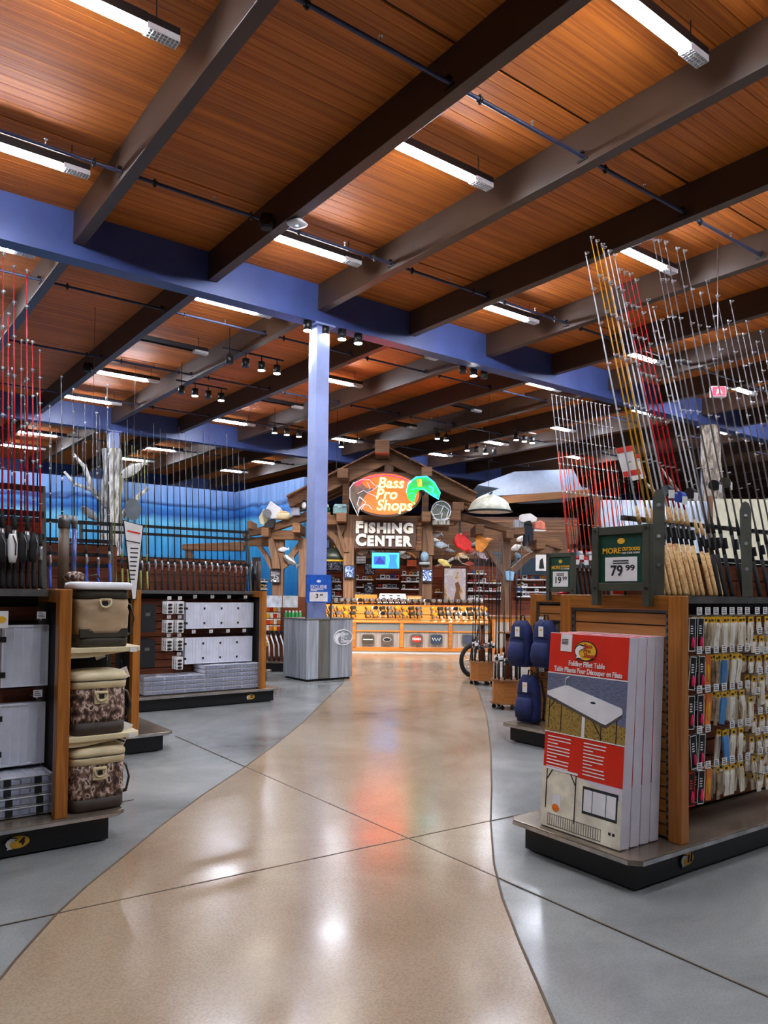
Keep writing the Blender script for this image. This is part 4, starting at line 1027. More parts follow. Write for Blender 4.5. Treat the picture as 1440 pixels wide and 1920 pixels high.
# rack
t = thing('rod_rack', 'rod rack with riveted olive arms and notched bars on aisle 11', 'rod rack', rl(0.52, 0.33, 1.497), RZ)
W = 2.4
for h, dy in ((0.46, 0.15), (0.24, 0.1)):
    MB().bx(0, W, dy - 0.005, dy + 0.02, h - 0.014, h + 0.014).build('cross_bar', column_brown if h > 0.4 else black_metal, t)
nt_ = MB().bx(-0.012, 0.012, -0.015, 0.0, -0.012, 0.012).mesh('notch_clip', black_metal)
for k in range(26): link('notch_clip', nt_, t, (0.05 + k * 0.09, 0.145, 0.46))
for xx in (0.05, 0.98, 1.95):
    pr = MB().prism([(-0.03, 0), (0.03, 0), (0.034, 0.58), (0.022, 0.625), (0.0, 0.64), (-0.022, 0.625), (-0.034, 0.58)], -0.008, 0.008)
    a = pr.build('arm', olive, t, (xx, -0.055, 0), (-R(11.5), 0, R(-55)))
    for zz in (0.18, 0.35, 0.54): MB().cyl((0, -0.014, zz), (0, -0.008, zz), 0.012, n=10).build('rivet', steel, a)
# reels / tags hung on the rods
for i, (px, py, c) in enumerate(((1252, 920, black_metal), (1275, 932, rod_blue), (1295, 925, black_metal), (1340, 910, black_metal), (1360, 905, dark_olive))):
    p = ony(px, py, 2.66)
    t = thing('hanging_reel', ('dark reel with white card hung', 'blue reel card hung', 'dark spool bundle hung', 'black camera-like case hung', 'olive lantern-like case hung')[i] + ' on the aisle 11 rod rack bar', 'reel', p, RZ + R(-20 + 10 * i))
    MB().cyl((-0.02, 0, 0), (0.02, 0, 0), 0.035, n=14).build('spool', c, t); MB().tube([(0.02, 0, 0), (0.045, 0, -0.01), (0.045, -0.03, -0.02)], 0.005, 6).build('handle', steel, t)
    MB().bx(-0.02, 0.02, -0.04, -0.036, -0.05, 0.0).build('tag', white_card, t)
t = thing('rod_card', 'red and white cardboard tag strapped around the golden rods', 'tag', ony(1176, 865, 2.86), (R(-11), R(-12), R(-35)))
MB().bx(-0.05, 0.06, -0.004, 0.0, -0.1, 0.09).build('card', white_card, t)
for z0 in (-0.1, 0.06): MB().bx(-0.05, 0.06, -0.007, -0.004, z0, z0 + 0.035).build('red_band', red_print, t)
t = thing('rod_card', 'second red-topped card behind the golden rods', 'tag', ony(1190, 875, 2.92), (R(-11), R(-12), R(-35)))
MB().bx(-0.04, 0.05, -0.004, 0.0, -0.09, 0.08).build('card', white_card, t)
MB().bx(-0.04, 0.05, -0.007, -0.004, 0.05, 0.08).build('red_band', red_print, t)
t = thing('small_box', 'little red and white box lying behind the 79.99 sign', 'box', (3.76, 2.72, 1.5), R(-80))
MB().bx(-0.04, 0.04, 0, 0.04, 0, 0.03).build('carton', white_card, t); MB().bx(-0.025, 0.04, -0.002, 0, 0.004, 0.028).build('print', red_print, t)

# --- second unit on the right with backpacks
g12 = gondola('oak-ended shelving unit with blue backpacks behind the red cartons', (5.65, 4.55, 0), 1, 3.4, D=0.95, slat=slat_red, endx=0.45)
end_slats(g12, 0.95, 0.45, 0.085, 0.2, 1.4, slat_oak_y)
def backpack(p, label, h=0.46):
    t = thing('backpack', label, 'backpack', p, R(-90))
    secs = []
    for k in range(9):
        f = k / 8.0; w = 0.135 * (0.82 + 0.2 * sin(pi * (0.15 + 0.75 * f))) * (1.0 if f < 0.85 else 0.9); d = 0.075 * (1.05 - 0.35 * f)
        if k == 8: w *= 0.7; d *= 0.6
        secs.append(sq(w, d, h * f, 20, 3.2, 0, -0.07))
    MB().loft(secs).build('pack_body', navy, t)
    MB().loft([sq(0.1, 0.03, 0.04, 16, 3, 0, -0.15), sq(0.11, 0.04, 0.12, 16, 3, 0, -0.15), sq(0.1, 0.03, 0.22, 16, 3, 0, -0.142), sq(0.08, 0.015, 0.25, 16, 3, 0, -0.13)]).build('front_pocket', navy, t)
    MB().tube([(-0.1, -0.14, h * 0.62), (0.0, -0.15, h * 0.66), (0.1, -0.14, h * 0.62)], 0.005, 6).build('zip', black_matte, t)
    MB().tube([(-0.03, -0.05, h - 0.01), (-0.02, -0.05, h + 0.05), (0.02, -0.05, h + 0.05), (0.03, -0.05, h - 0.01)], 0.008, 6).build('grab_loop', black_matte, t)
    for s_ in (-1, 1): MB().tube([(s_ * 0.1, 0.0, h * 0.9), (s_ * 0.14, 0.01, h * 0.5), (s_ * 0.13, 0.0, 0.03)], 0.018, 6, flat=0.3).build('shoulder_strap', black_matte, t)
    return t
for px, py, lb in ((986, 1248, 'upper blue backpack hanging at the outer edge of the oak end'), (1030, 1250, 'upper blue backpack half hidden behind the red carton'), (1000, 1358, 'lower blue backpack hanging just above the tray')):
    p = onx(px, py, 5.95); backpack((5.95, p.y, max(p.z, 0.2)), lb, 0.47)
    pt = thing('hang_tag', 'white tag with gold print on the ' + lb.split(' hanging')[0].split(' half')[0] + {986: ' at the outer edge', 1030: ' beside the red carton', 1000: ' above the tray'}[px], 'tag', (5.765, p.y - 0.05, max(p.z, 0.2) + 0.36), (0, 0, R(-90)))
    MB().bx(-0.03, 0.03, -0.003, 0, -0.05, 0.05).build('card', white_card, pt); MB().prism(ellipse(0, 0.015, 0.015, 0.01, 12), -0.005, -0.003).build('print', gold_badge, pt)
    MB().tube([(0, 0, 0.05), (0.02, 0.05, 0.12)], 0.003, 5).build('cord', ink, pt)
for i, z in enumerate((1.22, 0.72)):
    t = thing('hook_bar', ('upper' if i == 0 else 'lower') + ' black hook bar across the oak end with the backpacks', 'hook bar', (6.076, 5.02, z), R(-90))
    MB().bx(-0.33, 0.33, -0.02, 0, -0.015, 0.015).build('bar', black_metal, t)
    hk = MB().tube([(0, -0.02, 0), (0, -0.08, -0.01), (0, -0.08, -0.05), (0, -0.11, -0.05), (0, -0.11, -0.02)], 0.005, 6).mesh('hook', black_metal)
    for k in range(7): link('hook', hk, t, (-0.3 + 0.1 * k, 0, 0))
    for k in range(2): price_tag(t, -0.2 + 0.3 * k, -0.115, 0.02, 0.07, 0.06)
# orange-white rods on that unit
for i in range(14):
    rod_tip('redwhite', 1036 + 8.2 * i, 738 + 1.6 * i, 4.92, 1.4985, 8.0, 'orange and silver fishing rod in the rack over the backpack unit', 'orange rods over the backpack unit')
rod_rack('rod rack with black bars over the backpack unit', 6.2, 9.0, 4.92, 1.497, [(0.5, 0.08), (0.3, 0.05)], arms=True)
for i in range(12):
    p = ony(1075 + 9 * i, 1100, 4.93)
    t = thing('hanging_reel', 'red and white reel card on the orange rods over the backpack unit', 'reel', (p.x - 0.02, 4.895, 1.86 + 0.05 * (i % 2)), R(-20), 'reel cards on the orange rods')
    MB().cyl((-0.02, 0, 0), (0.02, 0, 0), 0.03, n=10).build('spool', steel if i % 2 else rod_red, t); MB().bx(-0.025, 0.025, -0.036, -0.032, -0.06, -0.01).build('tag', white_card, t)
# cap on that unit
p = onx(1085, 1095, 6.25)
t = thing('baseball_cap', 'red, white and black cap resting beside the small green price sign', 'cap', (6.31, 5.17, 1.497), R(-90)); t.scale = (0.75, 0.75, 0.8)
MB().loft([sq(0.1, 0.12, 0.02, 20, 2.2), sq(0.102, 0.12, 0.05, 20, 2.2), sq(0.09, 0.1, 0.1, 20, 2.2), sq(0.05, 0.06, 0.135, 20, 2.2), sq(0.01, 0.01, 0.142, 20, 2.2)]).build('crown', white_card, t)
MB().loft([sq(0.103, 0.123, 0.0, 20, 2.2), sq(0.105, 0.124, 0.04, 20, 2.2)]).build('band', rod_red, t)
MB().prism([(-0.1, -0.06), (-0.09, -0.16), (0.0, -0.21), (0.09, -0.16), (0.1, -0.06)], 0.005, 0.02, 0, 'z').build('brim', rod_red, t)
# third unit further back on the right
g13 = gondola('far oak-ended shelving unit behind the rod stands', (8.4, 6.9, 0), 1, 4.0, D=0.95, slat=slat_red, endx=0.45)
end_slats(g13, 0.95, 0.45, 0.085, 0.2, 1.4, slat_oak_y)
for i in range(24):
    rod('black' if i % 3 else 'red', (9.0 + 0.13 * i, 7.25, 1.497), 'dark rod in the far right rack' if i % 3 else 'red rod in the far right rack', 'far right dark rods' if i % 3 else 'far right red rods', 8, 0, 1.05, guides=False)
# bark-covered tree at the far right column
t = thing('tree_trunk', 'grey bark tree trunk with bare branches standing at the far right column', 'tree', (18.9, 10.75, 0))
sec = []
for k in range(14):
    z = 6.0 * k / 13; r = 0.3 - 0.08 * k / 13
    sec.append([((r + 0.04 * sin(4 * j + 1.7 * k)) * cos(2 * pi * j / 14) + 0.08 * sin(k * .8), (r + 0.04 * sin(4 * j + 1.7 * k)) * sin(2 * pi * j / 14), z) for j in range(14)])
MB().loft(sec).build('trunk', bark, t)
for pts, r in (([(0, 0, 3.9), (-0.5, 0.5, 4.1), (-1.0, 0.9, 4.15), (-1.3, 1.1, 4.5)], 0.09), ([(-0.5, 0.5, 4.1), (-0.9, 0.6, 4.5), (-1.1, 0.8, 4.9)], 0.05)):
    MB().tube(pts, [r, r * .8, r * .6, r * .3][:len(pts)], 8).build('branch', bark, t)

# --- wheeled wooden rod stands
def rod_stand(px, py, depth, label, w, sc=1.0):
    p = atd(px, py, depth); p.z = 0
    t = thing('rod_stand', label, 'rod stand', p, FACE)
    def octa(r): return [(r * cos(pi / 8 + pi / 4 * j), r * sin(pi / 8 + pi / 4 * j)) for j in range(8)]
    MB().prism(octa(w * 1.12), 0.07, 0.09, 0, 'z').build('bottom_plate', timber_o, t)
    ob = octa(w)
    for j in range(8):
        a, b = ob[j], ob[(j + 1) % 8]; ins = 0.93
        MB().prism([a, b, (b[0] * ins, b[1] * ins), (a[0] * ins, a[1] * ins)], 0.09, 0.36, 0, 'z').build('side_panel', slat_oak, t)
    MB().prism(octa(w * 1.08), 0.36, 0.385, 0, 'z').build('deck', timber_o, t)
    MB().prism(octa(w * 0.68), 0.64, 0.66, 0, 'z').build('ring_shelf', timber_o, t)
    MB().prism(octa(w * 0.68), 0.98, 1.0, 0, 'z').build('ring_shelf', timber_o, t)
    MB().cyl((0, 0, 0.385), (0, 0, 1.0), 0.03, n=10).build('centre_post', slat_red, t)
    for j in range(6):
        a = pi / 3 * j; c = MB().cyl((w * .85 * cos(a), w * .85 * sin(a) - 0.012, 0.028), (w * .85 * cos(a), w * .85 * sin(a) + 0.012, 0.028), 0.028, n=10); c.cyl((w * .85 * cos(a), w * .85 * sin(a), 0.03), (w * .85 * cos(a), w * .85 * sin(a), 0.07), 0.01, n=6)
        c.build('caster', black_matte, t)
    for j in range(12):
        a = 2 * pi * (j + 0.3) / 12
        q = p + Matrix.Rotation(FACE, 3, 'Z') @ Vector((w * .8 * cos(a), w * .8 * sin(a), 0.386))
        r_ = rod('black', q, 'dark combo rod with reel standing in the ' + label.split(' with')[0], 'rods of the ' + label.split(' with')[0], 0.6 * sin(j), 0.8 * cos(j), 0.78 + 0.05 * (j % 4), guides=False)
        rl_ = MB(); rl_.cyl((-0.015, -0.035, 0.3), (0.02, -0.035, 0.3), 0.028, n=10); rl_.tube([(0.02, -0.04, 0.3), (0.05, -0.04, 0.29), (0.05, -0.07, 0.27)], 0.006, 5)
        rl_.build('reel', (black_metal, grey_metal, black_metal, white_plastic)[j % 4], r_)
    return t
rod_stand(951, 1326, 10.0, 'nearer octagonal wooden rod stand on casters with twelve rods', 0.205)
rod_stand(903, 1284, 12.6, 'further octagonal wooden rod stand on casters with rods by the bicycle wheel', 0.2)
p = atd(886, 1250, 13.6); p.z = 0
t = thing('fat_tyre_wheel', 'black fat bicycle wheel with fork standing behind the further rod stand', 'wheel', p, FACE + R(35))
rw = 0.27
MB().tube([(rw * cos(2 * pi * j / 28), 0, rw + 0.035 + rw * sin(2 * pi * j / 28)) for j in range(29)], 0.036, 10, cap=False).build('tyre', black_matte, t)
MB().tube([(rw * .86 * cos(2 * pi * j / 24), 0, rw + 0.035 + rw * .86 * sin(2 * pi * j / 24)) for j in range(25)], 0.012, 6, cap=False).build('rim', black_metal, t)
sp_ = MB().cyl((0, 0, 0.03), (0, 0, rw * .86), 0.003, n=4).mesh('spoke', steel)
for j in range(16): link('spoke', sp_, t, (0, 0, rw + 0.035), (0, 2 * pi * j / 16, 0))
MB().cyl((0, -0.06, rw + 0.035), (0, 0.06, rw + 0.035), 0.03, n=10).build('hub', black_metal, t)
for s_ in (-1, 1): MB().tube([(0, s_ * 0.06, rw + 0.035), (0.05, s_ * 0.06, 0.62), (0.1, 0, 0.72), (0.14, 0, 0.95)], 0.016, 6).build('fork', black_metal, t)

# ================================================================== PEDESTAL AND COLUMN SIGN
t = thing('pedestal_box', 'grey weathered plank pedestal with carved oval crest around the blue column', 'pedestal', (6.58, 10.84, 0))
PWX, PWY, PH = 0.92, 0.78, 1.03
pl_ = MB()
for b_ in ((0.03, PWX - 0.03, 0.03, 0.06), (0.03, PWX - 0.03, PWY - 0.06, PWY - 0.03), (0.03, 0.06, 0.06, PWY - 0.06), (PWX - 0.06, PWX - 0.03, 0.06, PWY - 0.06)): pl_.bx(*b_, 0, 0.04)
pl_.build('plinth', black_matte, t)
for k in range(4):
    x0 = PWX * k / 4
    MB().bx(x0 + 0.002, x0 + PWX / 4 - 0.002, 0, 0.03, 0.04, PH).build('plank', grey_wood_d if k == 1 else grey_wood, t)
    MB().bx(x0 + 0.002, x0 + PWX / 4 - 0.002, PWY - 0.03, PWY, 0.04, PH).build('plank', grey_wood, t)
for k in range(4):
    y0 = 0.03 + (PWY - 0.06) * k / 4
    for xa in (0, PWX - 0.03): MB().bx(xa, xa + 0.03, y0 + 0.002, y0 + (PWY - 0.06) / 4 - 0.002, 0.04, PH).build('plank', grey_wood, t)
for b_ in ((-0.01, PWX + 0.01, -0.01, 0.165), (-0.01, PWX + 0.01, 0.435, PWY + 0.01), (-0.01, 0.19, 0.165, 0.435), (0.485, PWX + 0.01, 0.165, 0.435)): MB().bx(*b_, PH, PH + 0.02).build('top_board', grey_wood_d, t)
cr = plain('crest_grey', (236, 240, 244), 0.6)
MB().tube([(0.72 + 0.19 * cos(2 * pi * j / 32), -0.006, 0.72 + 0.13 * sin(2 * pi * j / 32)) for j in range(33)], 0.01, 6, cap=False).build('crest_ring', cr, t)
MB().prism([(0.73 + a * 0.36, 0.72 + b * 0.28) for a, b in FISH], -0.012, 0).build('crest_fish', cr, t)
for s_, dx, dz in (('Bass', 0.03, 0.06), ('Pro', 0.01, 0.0), ('Shops', 0.05, -0.06)): text(s_, 0.085, cr, t, (0.72 + dx, -0.006, 0.72 + dz), depth=0.012, bold=0.001, shear=0.2)
# blue price sign on a stand
p = atd(597, 1158, 12.75)
t = thing('sign_stand', 'blue exclusive price sign on black posts standing on the grey pedestal', 'price sign', (p.x, p.y, 1.05), FACE)
k = S(12.75)
for s_ in (-1, 1): MB().bx(s_ * 23 * k - 0.015, s_ * 23 * k + 0.015, -0.015, 0.015, 0, 82 * k).build('post', column_brown, t)
MB().bx(-23 * k, 23 * k, -0.02, 0.02, 30 * k, 82 * k).build('card', blue_sign, t)
MB().bx(-17 * k, 17 * k, -0.024, -0.02, 32 * k, 50 * k).build('price_card', white_card, t)
text('EXCLUSIVE', 9 * k, white_card, t, (0, -0.023, 59 * k), bold=0.002, width=30 * k)
text('3', 11 * k, ink, t, (-3 * k, -0.026, 42 * k), bold=0.004); text('49', 6 * k, ink, t, (5 * k, -0.026, 44 * k), bold=0.002)
MB().prism(ellipse(0, 70 * k, 4 * k, 2.6 * k, 16), -0.024, -0.02).build('emblem', white_card, t)
for kk in range(2): MB().bx(-15 * k, (-3 + 12 * kk) * k, -0.024, -0.02, (51.5 + 2.2 * kk) * k, (52.8 + 2.2 * kk) * k).build('print_line', white_card, t)

# ================================================================== FISHING CENTRE
def fthing(name, label, cat, px, py, d, group=None, rz=None, floor_z=None):
    p = atd(px, py, d)
    if floor_z is not None: p.z = floor_z
    return thing(name, label, cat, p, FACE if rz is None else rz, group), S(d)
def pp(t, k, pts, y0, y1, mt, name, bevel=0.0):
    """outline in pixels about the thing's own origin, given real thickness"""
    return MB().prism([(x * k, -y * k) for x, y in pts], y0, y1).build(name, mt, t, bevel=bevel)
def pb(t, k, x0, x1, ya, yb, y0, y1, mt, name, bevel=0.0):
    return MB().bx(x0 * k, x1 * k, y0, y1, -yb * k, -ya * k).build(name, mt, t, bevel=bevel)
D0 = 20.0
t, k = fthing('timber_pavilion', 'heavy timber gable pavilion with curved braces over the fishing counter', 'pavilion', 726, 1111, D0, floor_z=EYE)
PAV = t
base = EYE
def P(pts): return [(x - 726, y - 1111) for x, y in pts]
zf = 1.5 / k   # pixels from eye level down to the floor
for x0, x1 in ((643, 663), (791, 810)):
    pb(t, k, x0 - 726, x1 - 726, 965 - 1111, zf, 0, 0.27, timber_v, 'post', 0.012)
    pb(t, k, x0 - 726, x1 - 726, 965 - 1111, zf, 1.5, 1.76, timber_v, 'post', 0.012)
for x0, x1, yt in ((505, 526, 1008), (947, 963, 1000), (555, 570, 1010)):
    pb(t, k, x0 - 726, x1 - 726, yt - 1111, zf, 0.5, 0.75, timber_v, 'post', 0.012)
# tie beams, collar, king post
pb(t, k, 600 - 726, 850 - 726, 966 - 1111, 984 - 1111, 0.02, 0.25, timber, 'tie_beam', 0.012)
pb(t, k, 600 - 726, 850 - 726, 966 - 1111, 984 - 1111, 1.5, 1.74, timber, 'tie_beam', 0.012)
pb(t, k, 660 - 726, 790 - 726, 884 - 1111, 897 - 1111, 0.05, 0.22, timber, 'collar_beam', 0.012)
pb(t, k, 718 - 726, 736 - 726, 858 - 1111, 968 - 1111, 0.03, 0.24, timber_v, 'king_post', 0.012)
for yy in (0.0, 0.75, 1.5):
    pp(t, k, P([(716, 842), (728, 850), (728, 866), (606, 926), (540, 952), (536, 936)]), yy, yy + 0.24, timber, 'rafter', 0.01)
    pp(t, k, P([(722, 842), (890, 926), (894, 944), (846, 926), (722, 866)]), yy, yy + 0.24, timber, 'rafter', 0.01)
# roof boards (lengthwise, above the rafters)
for s_ in (-1, 1):
    x_e = (536 - 720) if s_ < 0 else (892 - 720); y_e = (936 - 1111) if s_ < 0 else (927 - 1111)
    for j in range(11):
        f0, f1 = j / 11.0, (j + 0.94) / 11.0
        ax, az = (720 - 726 + x_e * f0) * k, -((840 - 1111) + (y_e - (840 - 1111)) * f0) * k
        bx_, bz = (720 - 726 + x_e * f1) * k, -((840 - 1111) + (y_e - (840 - 1111)) * f1) * k
        MB().add([(ax, -0.3, az), (bx_, -0.3, bz), (bx_, 1.95, bz), (ax, 1.95, az), (ax, -0.3, az + 0.04), (bx_, -0.3, bz + 0.04), (bx_, 1.95, bz + 0.04), (ax, 1.95, az + 0.04)],
                 [(0, 3, 2, 1), (4, 5, 6, 7), (0, 1, 5, 4), (1, 2, 6, 5), (2, 3, 7, 6), (3, 0, 4, 7)]).build('roof_board', timber, t)
def purlin(x0, x1, ya, yb, y0=-0.55, y1=1.95, mt=timber): pb(t, k, x0 - 726, x1 - 726, ya - 1111, yb - 1111, y0, y1, mt, 'purlin', 0.015)
purlin(701, 727, 836, 860, -0.9)
purlin(632, 652, 884, 902); purlin(786, 806, 880, 897); purlin(631, 650, 966, 982); purlin(788, 804, 962, 980)
for x0, x1, ya, yb in ((640, 652, 902, 966), (790, 802, 897, 962)): pb(t, k, x0 - 726, x1 - 726, ya - 1111, yb - 1111, 0.0, 0.24, timber, 'strut', 0.01)
# curved braces of the main bay
pp(t, k, P([(644, 1036), (654, 1036), (640, 1005), (648, 985), (630, 985), (634, 1008)]), -0.05, 0.2, timber_v, 'brace')
pp(t, k, P([(804, 1040), (813, 1040), (812, 1010), (806, 980), (793, 980), (800, 1008)]), -0.05, 0.2, timber_v, 'brace')
pp(t, k, P([(608, 1000), (622, 1012), (640, 1045), (648, 1045), (632, 1006), (612, 990), (600, 988), (600, 1000)]), 0.3, 0.5, timber_v, 'brace')
# left wing
pp(t, k, P([(449, 997), (500, 984), (576, 956), (590, 950), (590, 968), (500, 999), (449, 1008)]), 0.3, 0.6, timber, 'wing_rafter', 0.01)
pb(t, k, 489 - 726, 503 - 726, 992 - 1111, 1009 - 1111, -0.1, 0.8, timber, 'purlin', 0.015)
pb(t, k, 503 - 726, 560 - 726, 994 - 1111, 1012 - 1111, 0.35, 0.6, timber, 'wing_beam', 0.012)
pb(t, k, 547 - 726, 562 - 726, 983 - 1111, 1001 - 1111, -0.1, 1.2, timber, 'purlin', 0.015)
pb(t, k, 449 - 726, 505 - 726, 1007 - 1111, 1024 - 1111, 0.5, 0.75, timber, 'wing_beam', 0.012)
pb(t, k, 461 - 726, 470 - 726, 979 - 1111, 994 - 1111, 0.0, 0.9, timber, 'purlin', 0.015)
pp(t, k, P([(474, 1024), (482, 1022), (508, 1058), (508, 1072), (500, 1068), (488, 1044)]), 0.52, 0.72, timber_v, 'brace')
pp(t, k, P([(496, 1009), (508, 1010), (520, 1050), (522, 1068), (508, 1068), (506, 1050)]), 0.2, 0.45, timber_v, 'brace')
pp(t, k, P([(561, 1006), (570, 1008), (534, 1062), (524, 1070), (524, 1056)]), 0.52, 0.72, timber_v, 'brace')
pp(t, k, P([(330, 1022), (449, 1016), (449, 1034), (330, 1034)]), 0.5, 0.8, timber, 'long_log', 0.03)
pb(t, k, 335 - 726, 347 - 726, 1022 - 1111, zf, 0.55, 0.75, timber_v, 'post', 0.01)
# right wing
pp(t, k, P([(800, 958), (870, 958), (962, 984), (962, 996), (870, 972), (800, 972)]), 0.3, 0.6, timber, 'wing_rafter', 0.01)
for x0, x1, ya, yb in ((890, 906, 982, 1000), (947, 962, 992, 1007), (846, 868, 940, 955), (840, 862, 955, 975), (1004, 1021, 1008, 1026), (962, 982, 986, 1000)):
    pb(t, k, x0 - 726, x1 - 726, ya - 1111, yb - 1111, -0.1, 1.2, timber, 'purlin', 0.015)
pp(t, k, P([(893, 1000), (905, 1002), (935, 1040), (948, 1058), (948, 1076), (938, 1060), (916, 1028)]), 0.5, 0.72, timber_v, 'brace')
pp(t, k, P([(962, 1080), (962, 1064), (985, 1042), (1008, 1026), (1024, 1026), (1000, 1044), (980, 1064)]), 0.5, 0.72, timber_v, 'brace')
pp(t, k, P([(995, 992), (1058, 1008), (1060, 1026), (995, 1008)]), 0.3, 0.6, timber, 'wing_rafter', 0.01)
pb(t, k, 1046 - 726, 1058 - 726, 1010 - 1111, zf, 0.5, 0.7, timber_v, 'post', 0.01)
sh_ = wood('shiplap', (84, 54, 34), (140, 98, 64), 0, 20, 1.2, 0.7)
for j in range(7):   # board wall behind the sign lettering
    pb(t, k, 664 - 726, 790 - 726, 986 + 6.6 * j - 1111, 992 + 6.6 * j - 1111, 0.08, 0.14, sh_, 'wall_board')

# ---------------------------------------------------------------- neon oval sign
oval_face = glow('oval_face', (244, 84, 22), 0.5)
t, k = fthing('neon_sign', 'glowing red-orange oval neon sign with leaping fish on the timber gable', 'neon sign', 722, 927, D0 - 0.75)
def el(rx, rz, n=40): return [(rx * cos(2 * pi * j / n), rz * sin(2 * pi * j / n)) for j in range(n)]
MB().prism([(x * k, z * k) for x, z in el(68, 42)], -0.05, 0.12).build('sign_can', column_brown, t)
MB().prism([(x * k, z * k) for x, z in el(64, 38.5)], -0.065, -0.05).build('lit_face', oval_face, t)
neon_c = glow('neon_cream', (255, 214, 130), 0.75); neon_r = glow('neon_red', (255, 2, 18), 20.0)
for s_, dx, dy, sz in (('Bass', 10, 20, 28), ('Pro', 2, -1, 28), ('Shops', 17, -22, 28)):
    text(s_, sz * k, neon_c, t, (dx * k, -0.085, dy * k), depth=0.03, bold=0.006, shear=0.18)
MB().tube([(x * k, -0.08, z * k) for x, z in el(60, 35)][3:18], 0.012, 6).build('red_tube', neon_r, t)
wt = plain('neon_off', (220, 220, 226), 0.3)
ft = MB().prism([(x * k, z * k) for x, z in [(-66, 6), (-58, 20), (-46, 24), (-36, 12), (-20, 10), (-34, 0), (-42, -12), (-46, -24), (-50, -38), (-57, -20), (-66, -6)]], -0.075, -0.066).build('fish_plate', plain('fish_dark', (120, 100, 84), 0.5), t)
for pts in ([(-58, 22), (-66, 10), (-66, -8), (-58, -26), (-50, -42), (-48, -28), (-40, -20), (-30, -22), (-24, -30)], [(-60, 18), (-46, 26), (-30, 26), (-20, 16), (-6, 12)], [(-52, 0), (-40, 6), (-30, 0), (-16, -6), (-8, 0)], [(-48, -6), (-52, -20), (-44, -30), (-36, -16), (-48, -6)], [(-34, 22), (-28, 10), (-36, 2), (-24, 6), (-12, 16)]):
    MB().tube([(x * k, -0.09, z * k) for x, z in pts], 0.014, 6).build('fish_tube', wt, t)
t, k = fthing('neon_fish', 'green and turquoise glowing neon fish at the right edge of the oval sign', 'neon sign', 796, 920, D0 - 0.92)
MB().prism([(x * k, z * k) for x, z in [(-34, -6), (-30, 12), (-16, 24), (4, 26), (18, 14), (28, -4), (24, -14), (10, -4), (-4, 4), (-14, -4), (-20, -24), (-30, -18)]], -0.03, 0.0).build('fish_plate', plain('fish_green', (30, 190, 80), 0.4), t)
MB().prism([(x * k, z * k) for x, z in [(-16, 20), (-6, 22), (-4, 8), (-12, 6)]], -0.04, -0.03).build('yellow_fin', plain('fin_yellow', (246, 214, 50), 0.4), t)
nb = glow('neon_blue', (30, 200, 240), 2.5); ng = glow('neon_green_tube', (20, 230, 80), 2.5)
for pts in ([(-34, -4), (-30, 14), (-16, 25), (4, 26), (18, 15), (29, -4), (26, -16), (12, -8), (-4, 4)], [(-32, -10), (-24, -4), (-18, -10), (-24, -20), (-18, -26)], [(8, 8), (16, 4), (14, -4), (22, -10)], [(-26, 0), (-14, 4), (-4, 2)]):
    MB().tube([(x * k, -0.05, z * k) for x, z in pts], 0.014, 6).build('fish_tube', ng if pts[0][0] in (-32, -26) else nb, t)
MB().bar((0, 0, 0), (0, 0.8, 0), 0.05, 0.05).build('bracket', black_metal, t)
t, k = fthing('wire_fish', 'white wire-outlined fish sculpture with round wheel beside the neon fish', 'sculpture', 827, 958, D0 - 0.2)
MB().prism([(x * k, z * k) for x, z in el(17, 17, 24)], -0.02, 0.04).build('disc', plain('wire_disc', (104, 110, 96), 0.6), t)
for pts in ([(x, z) for x, z in el(18, 18, 24)] + [(18, 0)], [(-20, -2), (-8, 12), (4, 8), (-2, -6), (-14, -8), (-20, -2)], [(4, 10), (14, 2), (10, -14), (0, -16), (2, -4)], [(-16, -14), (0, -20), (16, -14)]):
    MB().tube([(x * k, -0.05, z * k) for x, z in pts], 0.014, 6).build('wire', wt, t)
MB().bx(-16 * k, 16 * k, -0.1, 0.15, -26 * k, -18 * k).build('base_block', drift, t)
# FISHING CENTER lettering
t, k = fthing('letter_sign', 'white dimensional FISHING CENTER lettering on dark timber boards', 'sign', 722, 1002, D0 - 0.1)
MB().bx(-58 * k, 58 * k, 0.02, 0.06, -26 * k, 26 * k).build('backing', slat_dark, t)
lw = plain('letter_white', (240, 230, 220), 0.5)
def word(s, x, z, big, small, total):
    ws = []; cur = 0.0; objs = []
    for i, ch in enumerate(s):
        sz = big if i == 0 else small
        me = text_mesh(ch, sz * 1.38 * k, 0.06, 0.022, 0.0)
        xs = [v.co.x for v in me.vertices]; zs = [v.co.y for v in me.vertices]; w = max(xs) - min(xs)
        objs.append((me, cur - min(xs), -min(zs))); cur += w + 2.2 * k
    sc = total * k / cur
    for me, off, lift in objs:
        m2 = me.copy(); m2.materials.clear(); m2.materials.append(lw)
        for v in m2.vertices: v.co.x = (v.co.x + off) * sc; v.co.y += lift
        link('letter', m2, t, (x * k, -0.02, z * k), (pi / 2, 0, 0))
word('FISHING', -55, 1.5, 21, 18, 110); word('CENTER', -55, -22.5, 21, 18, 108)
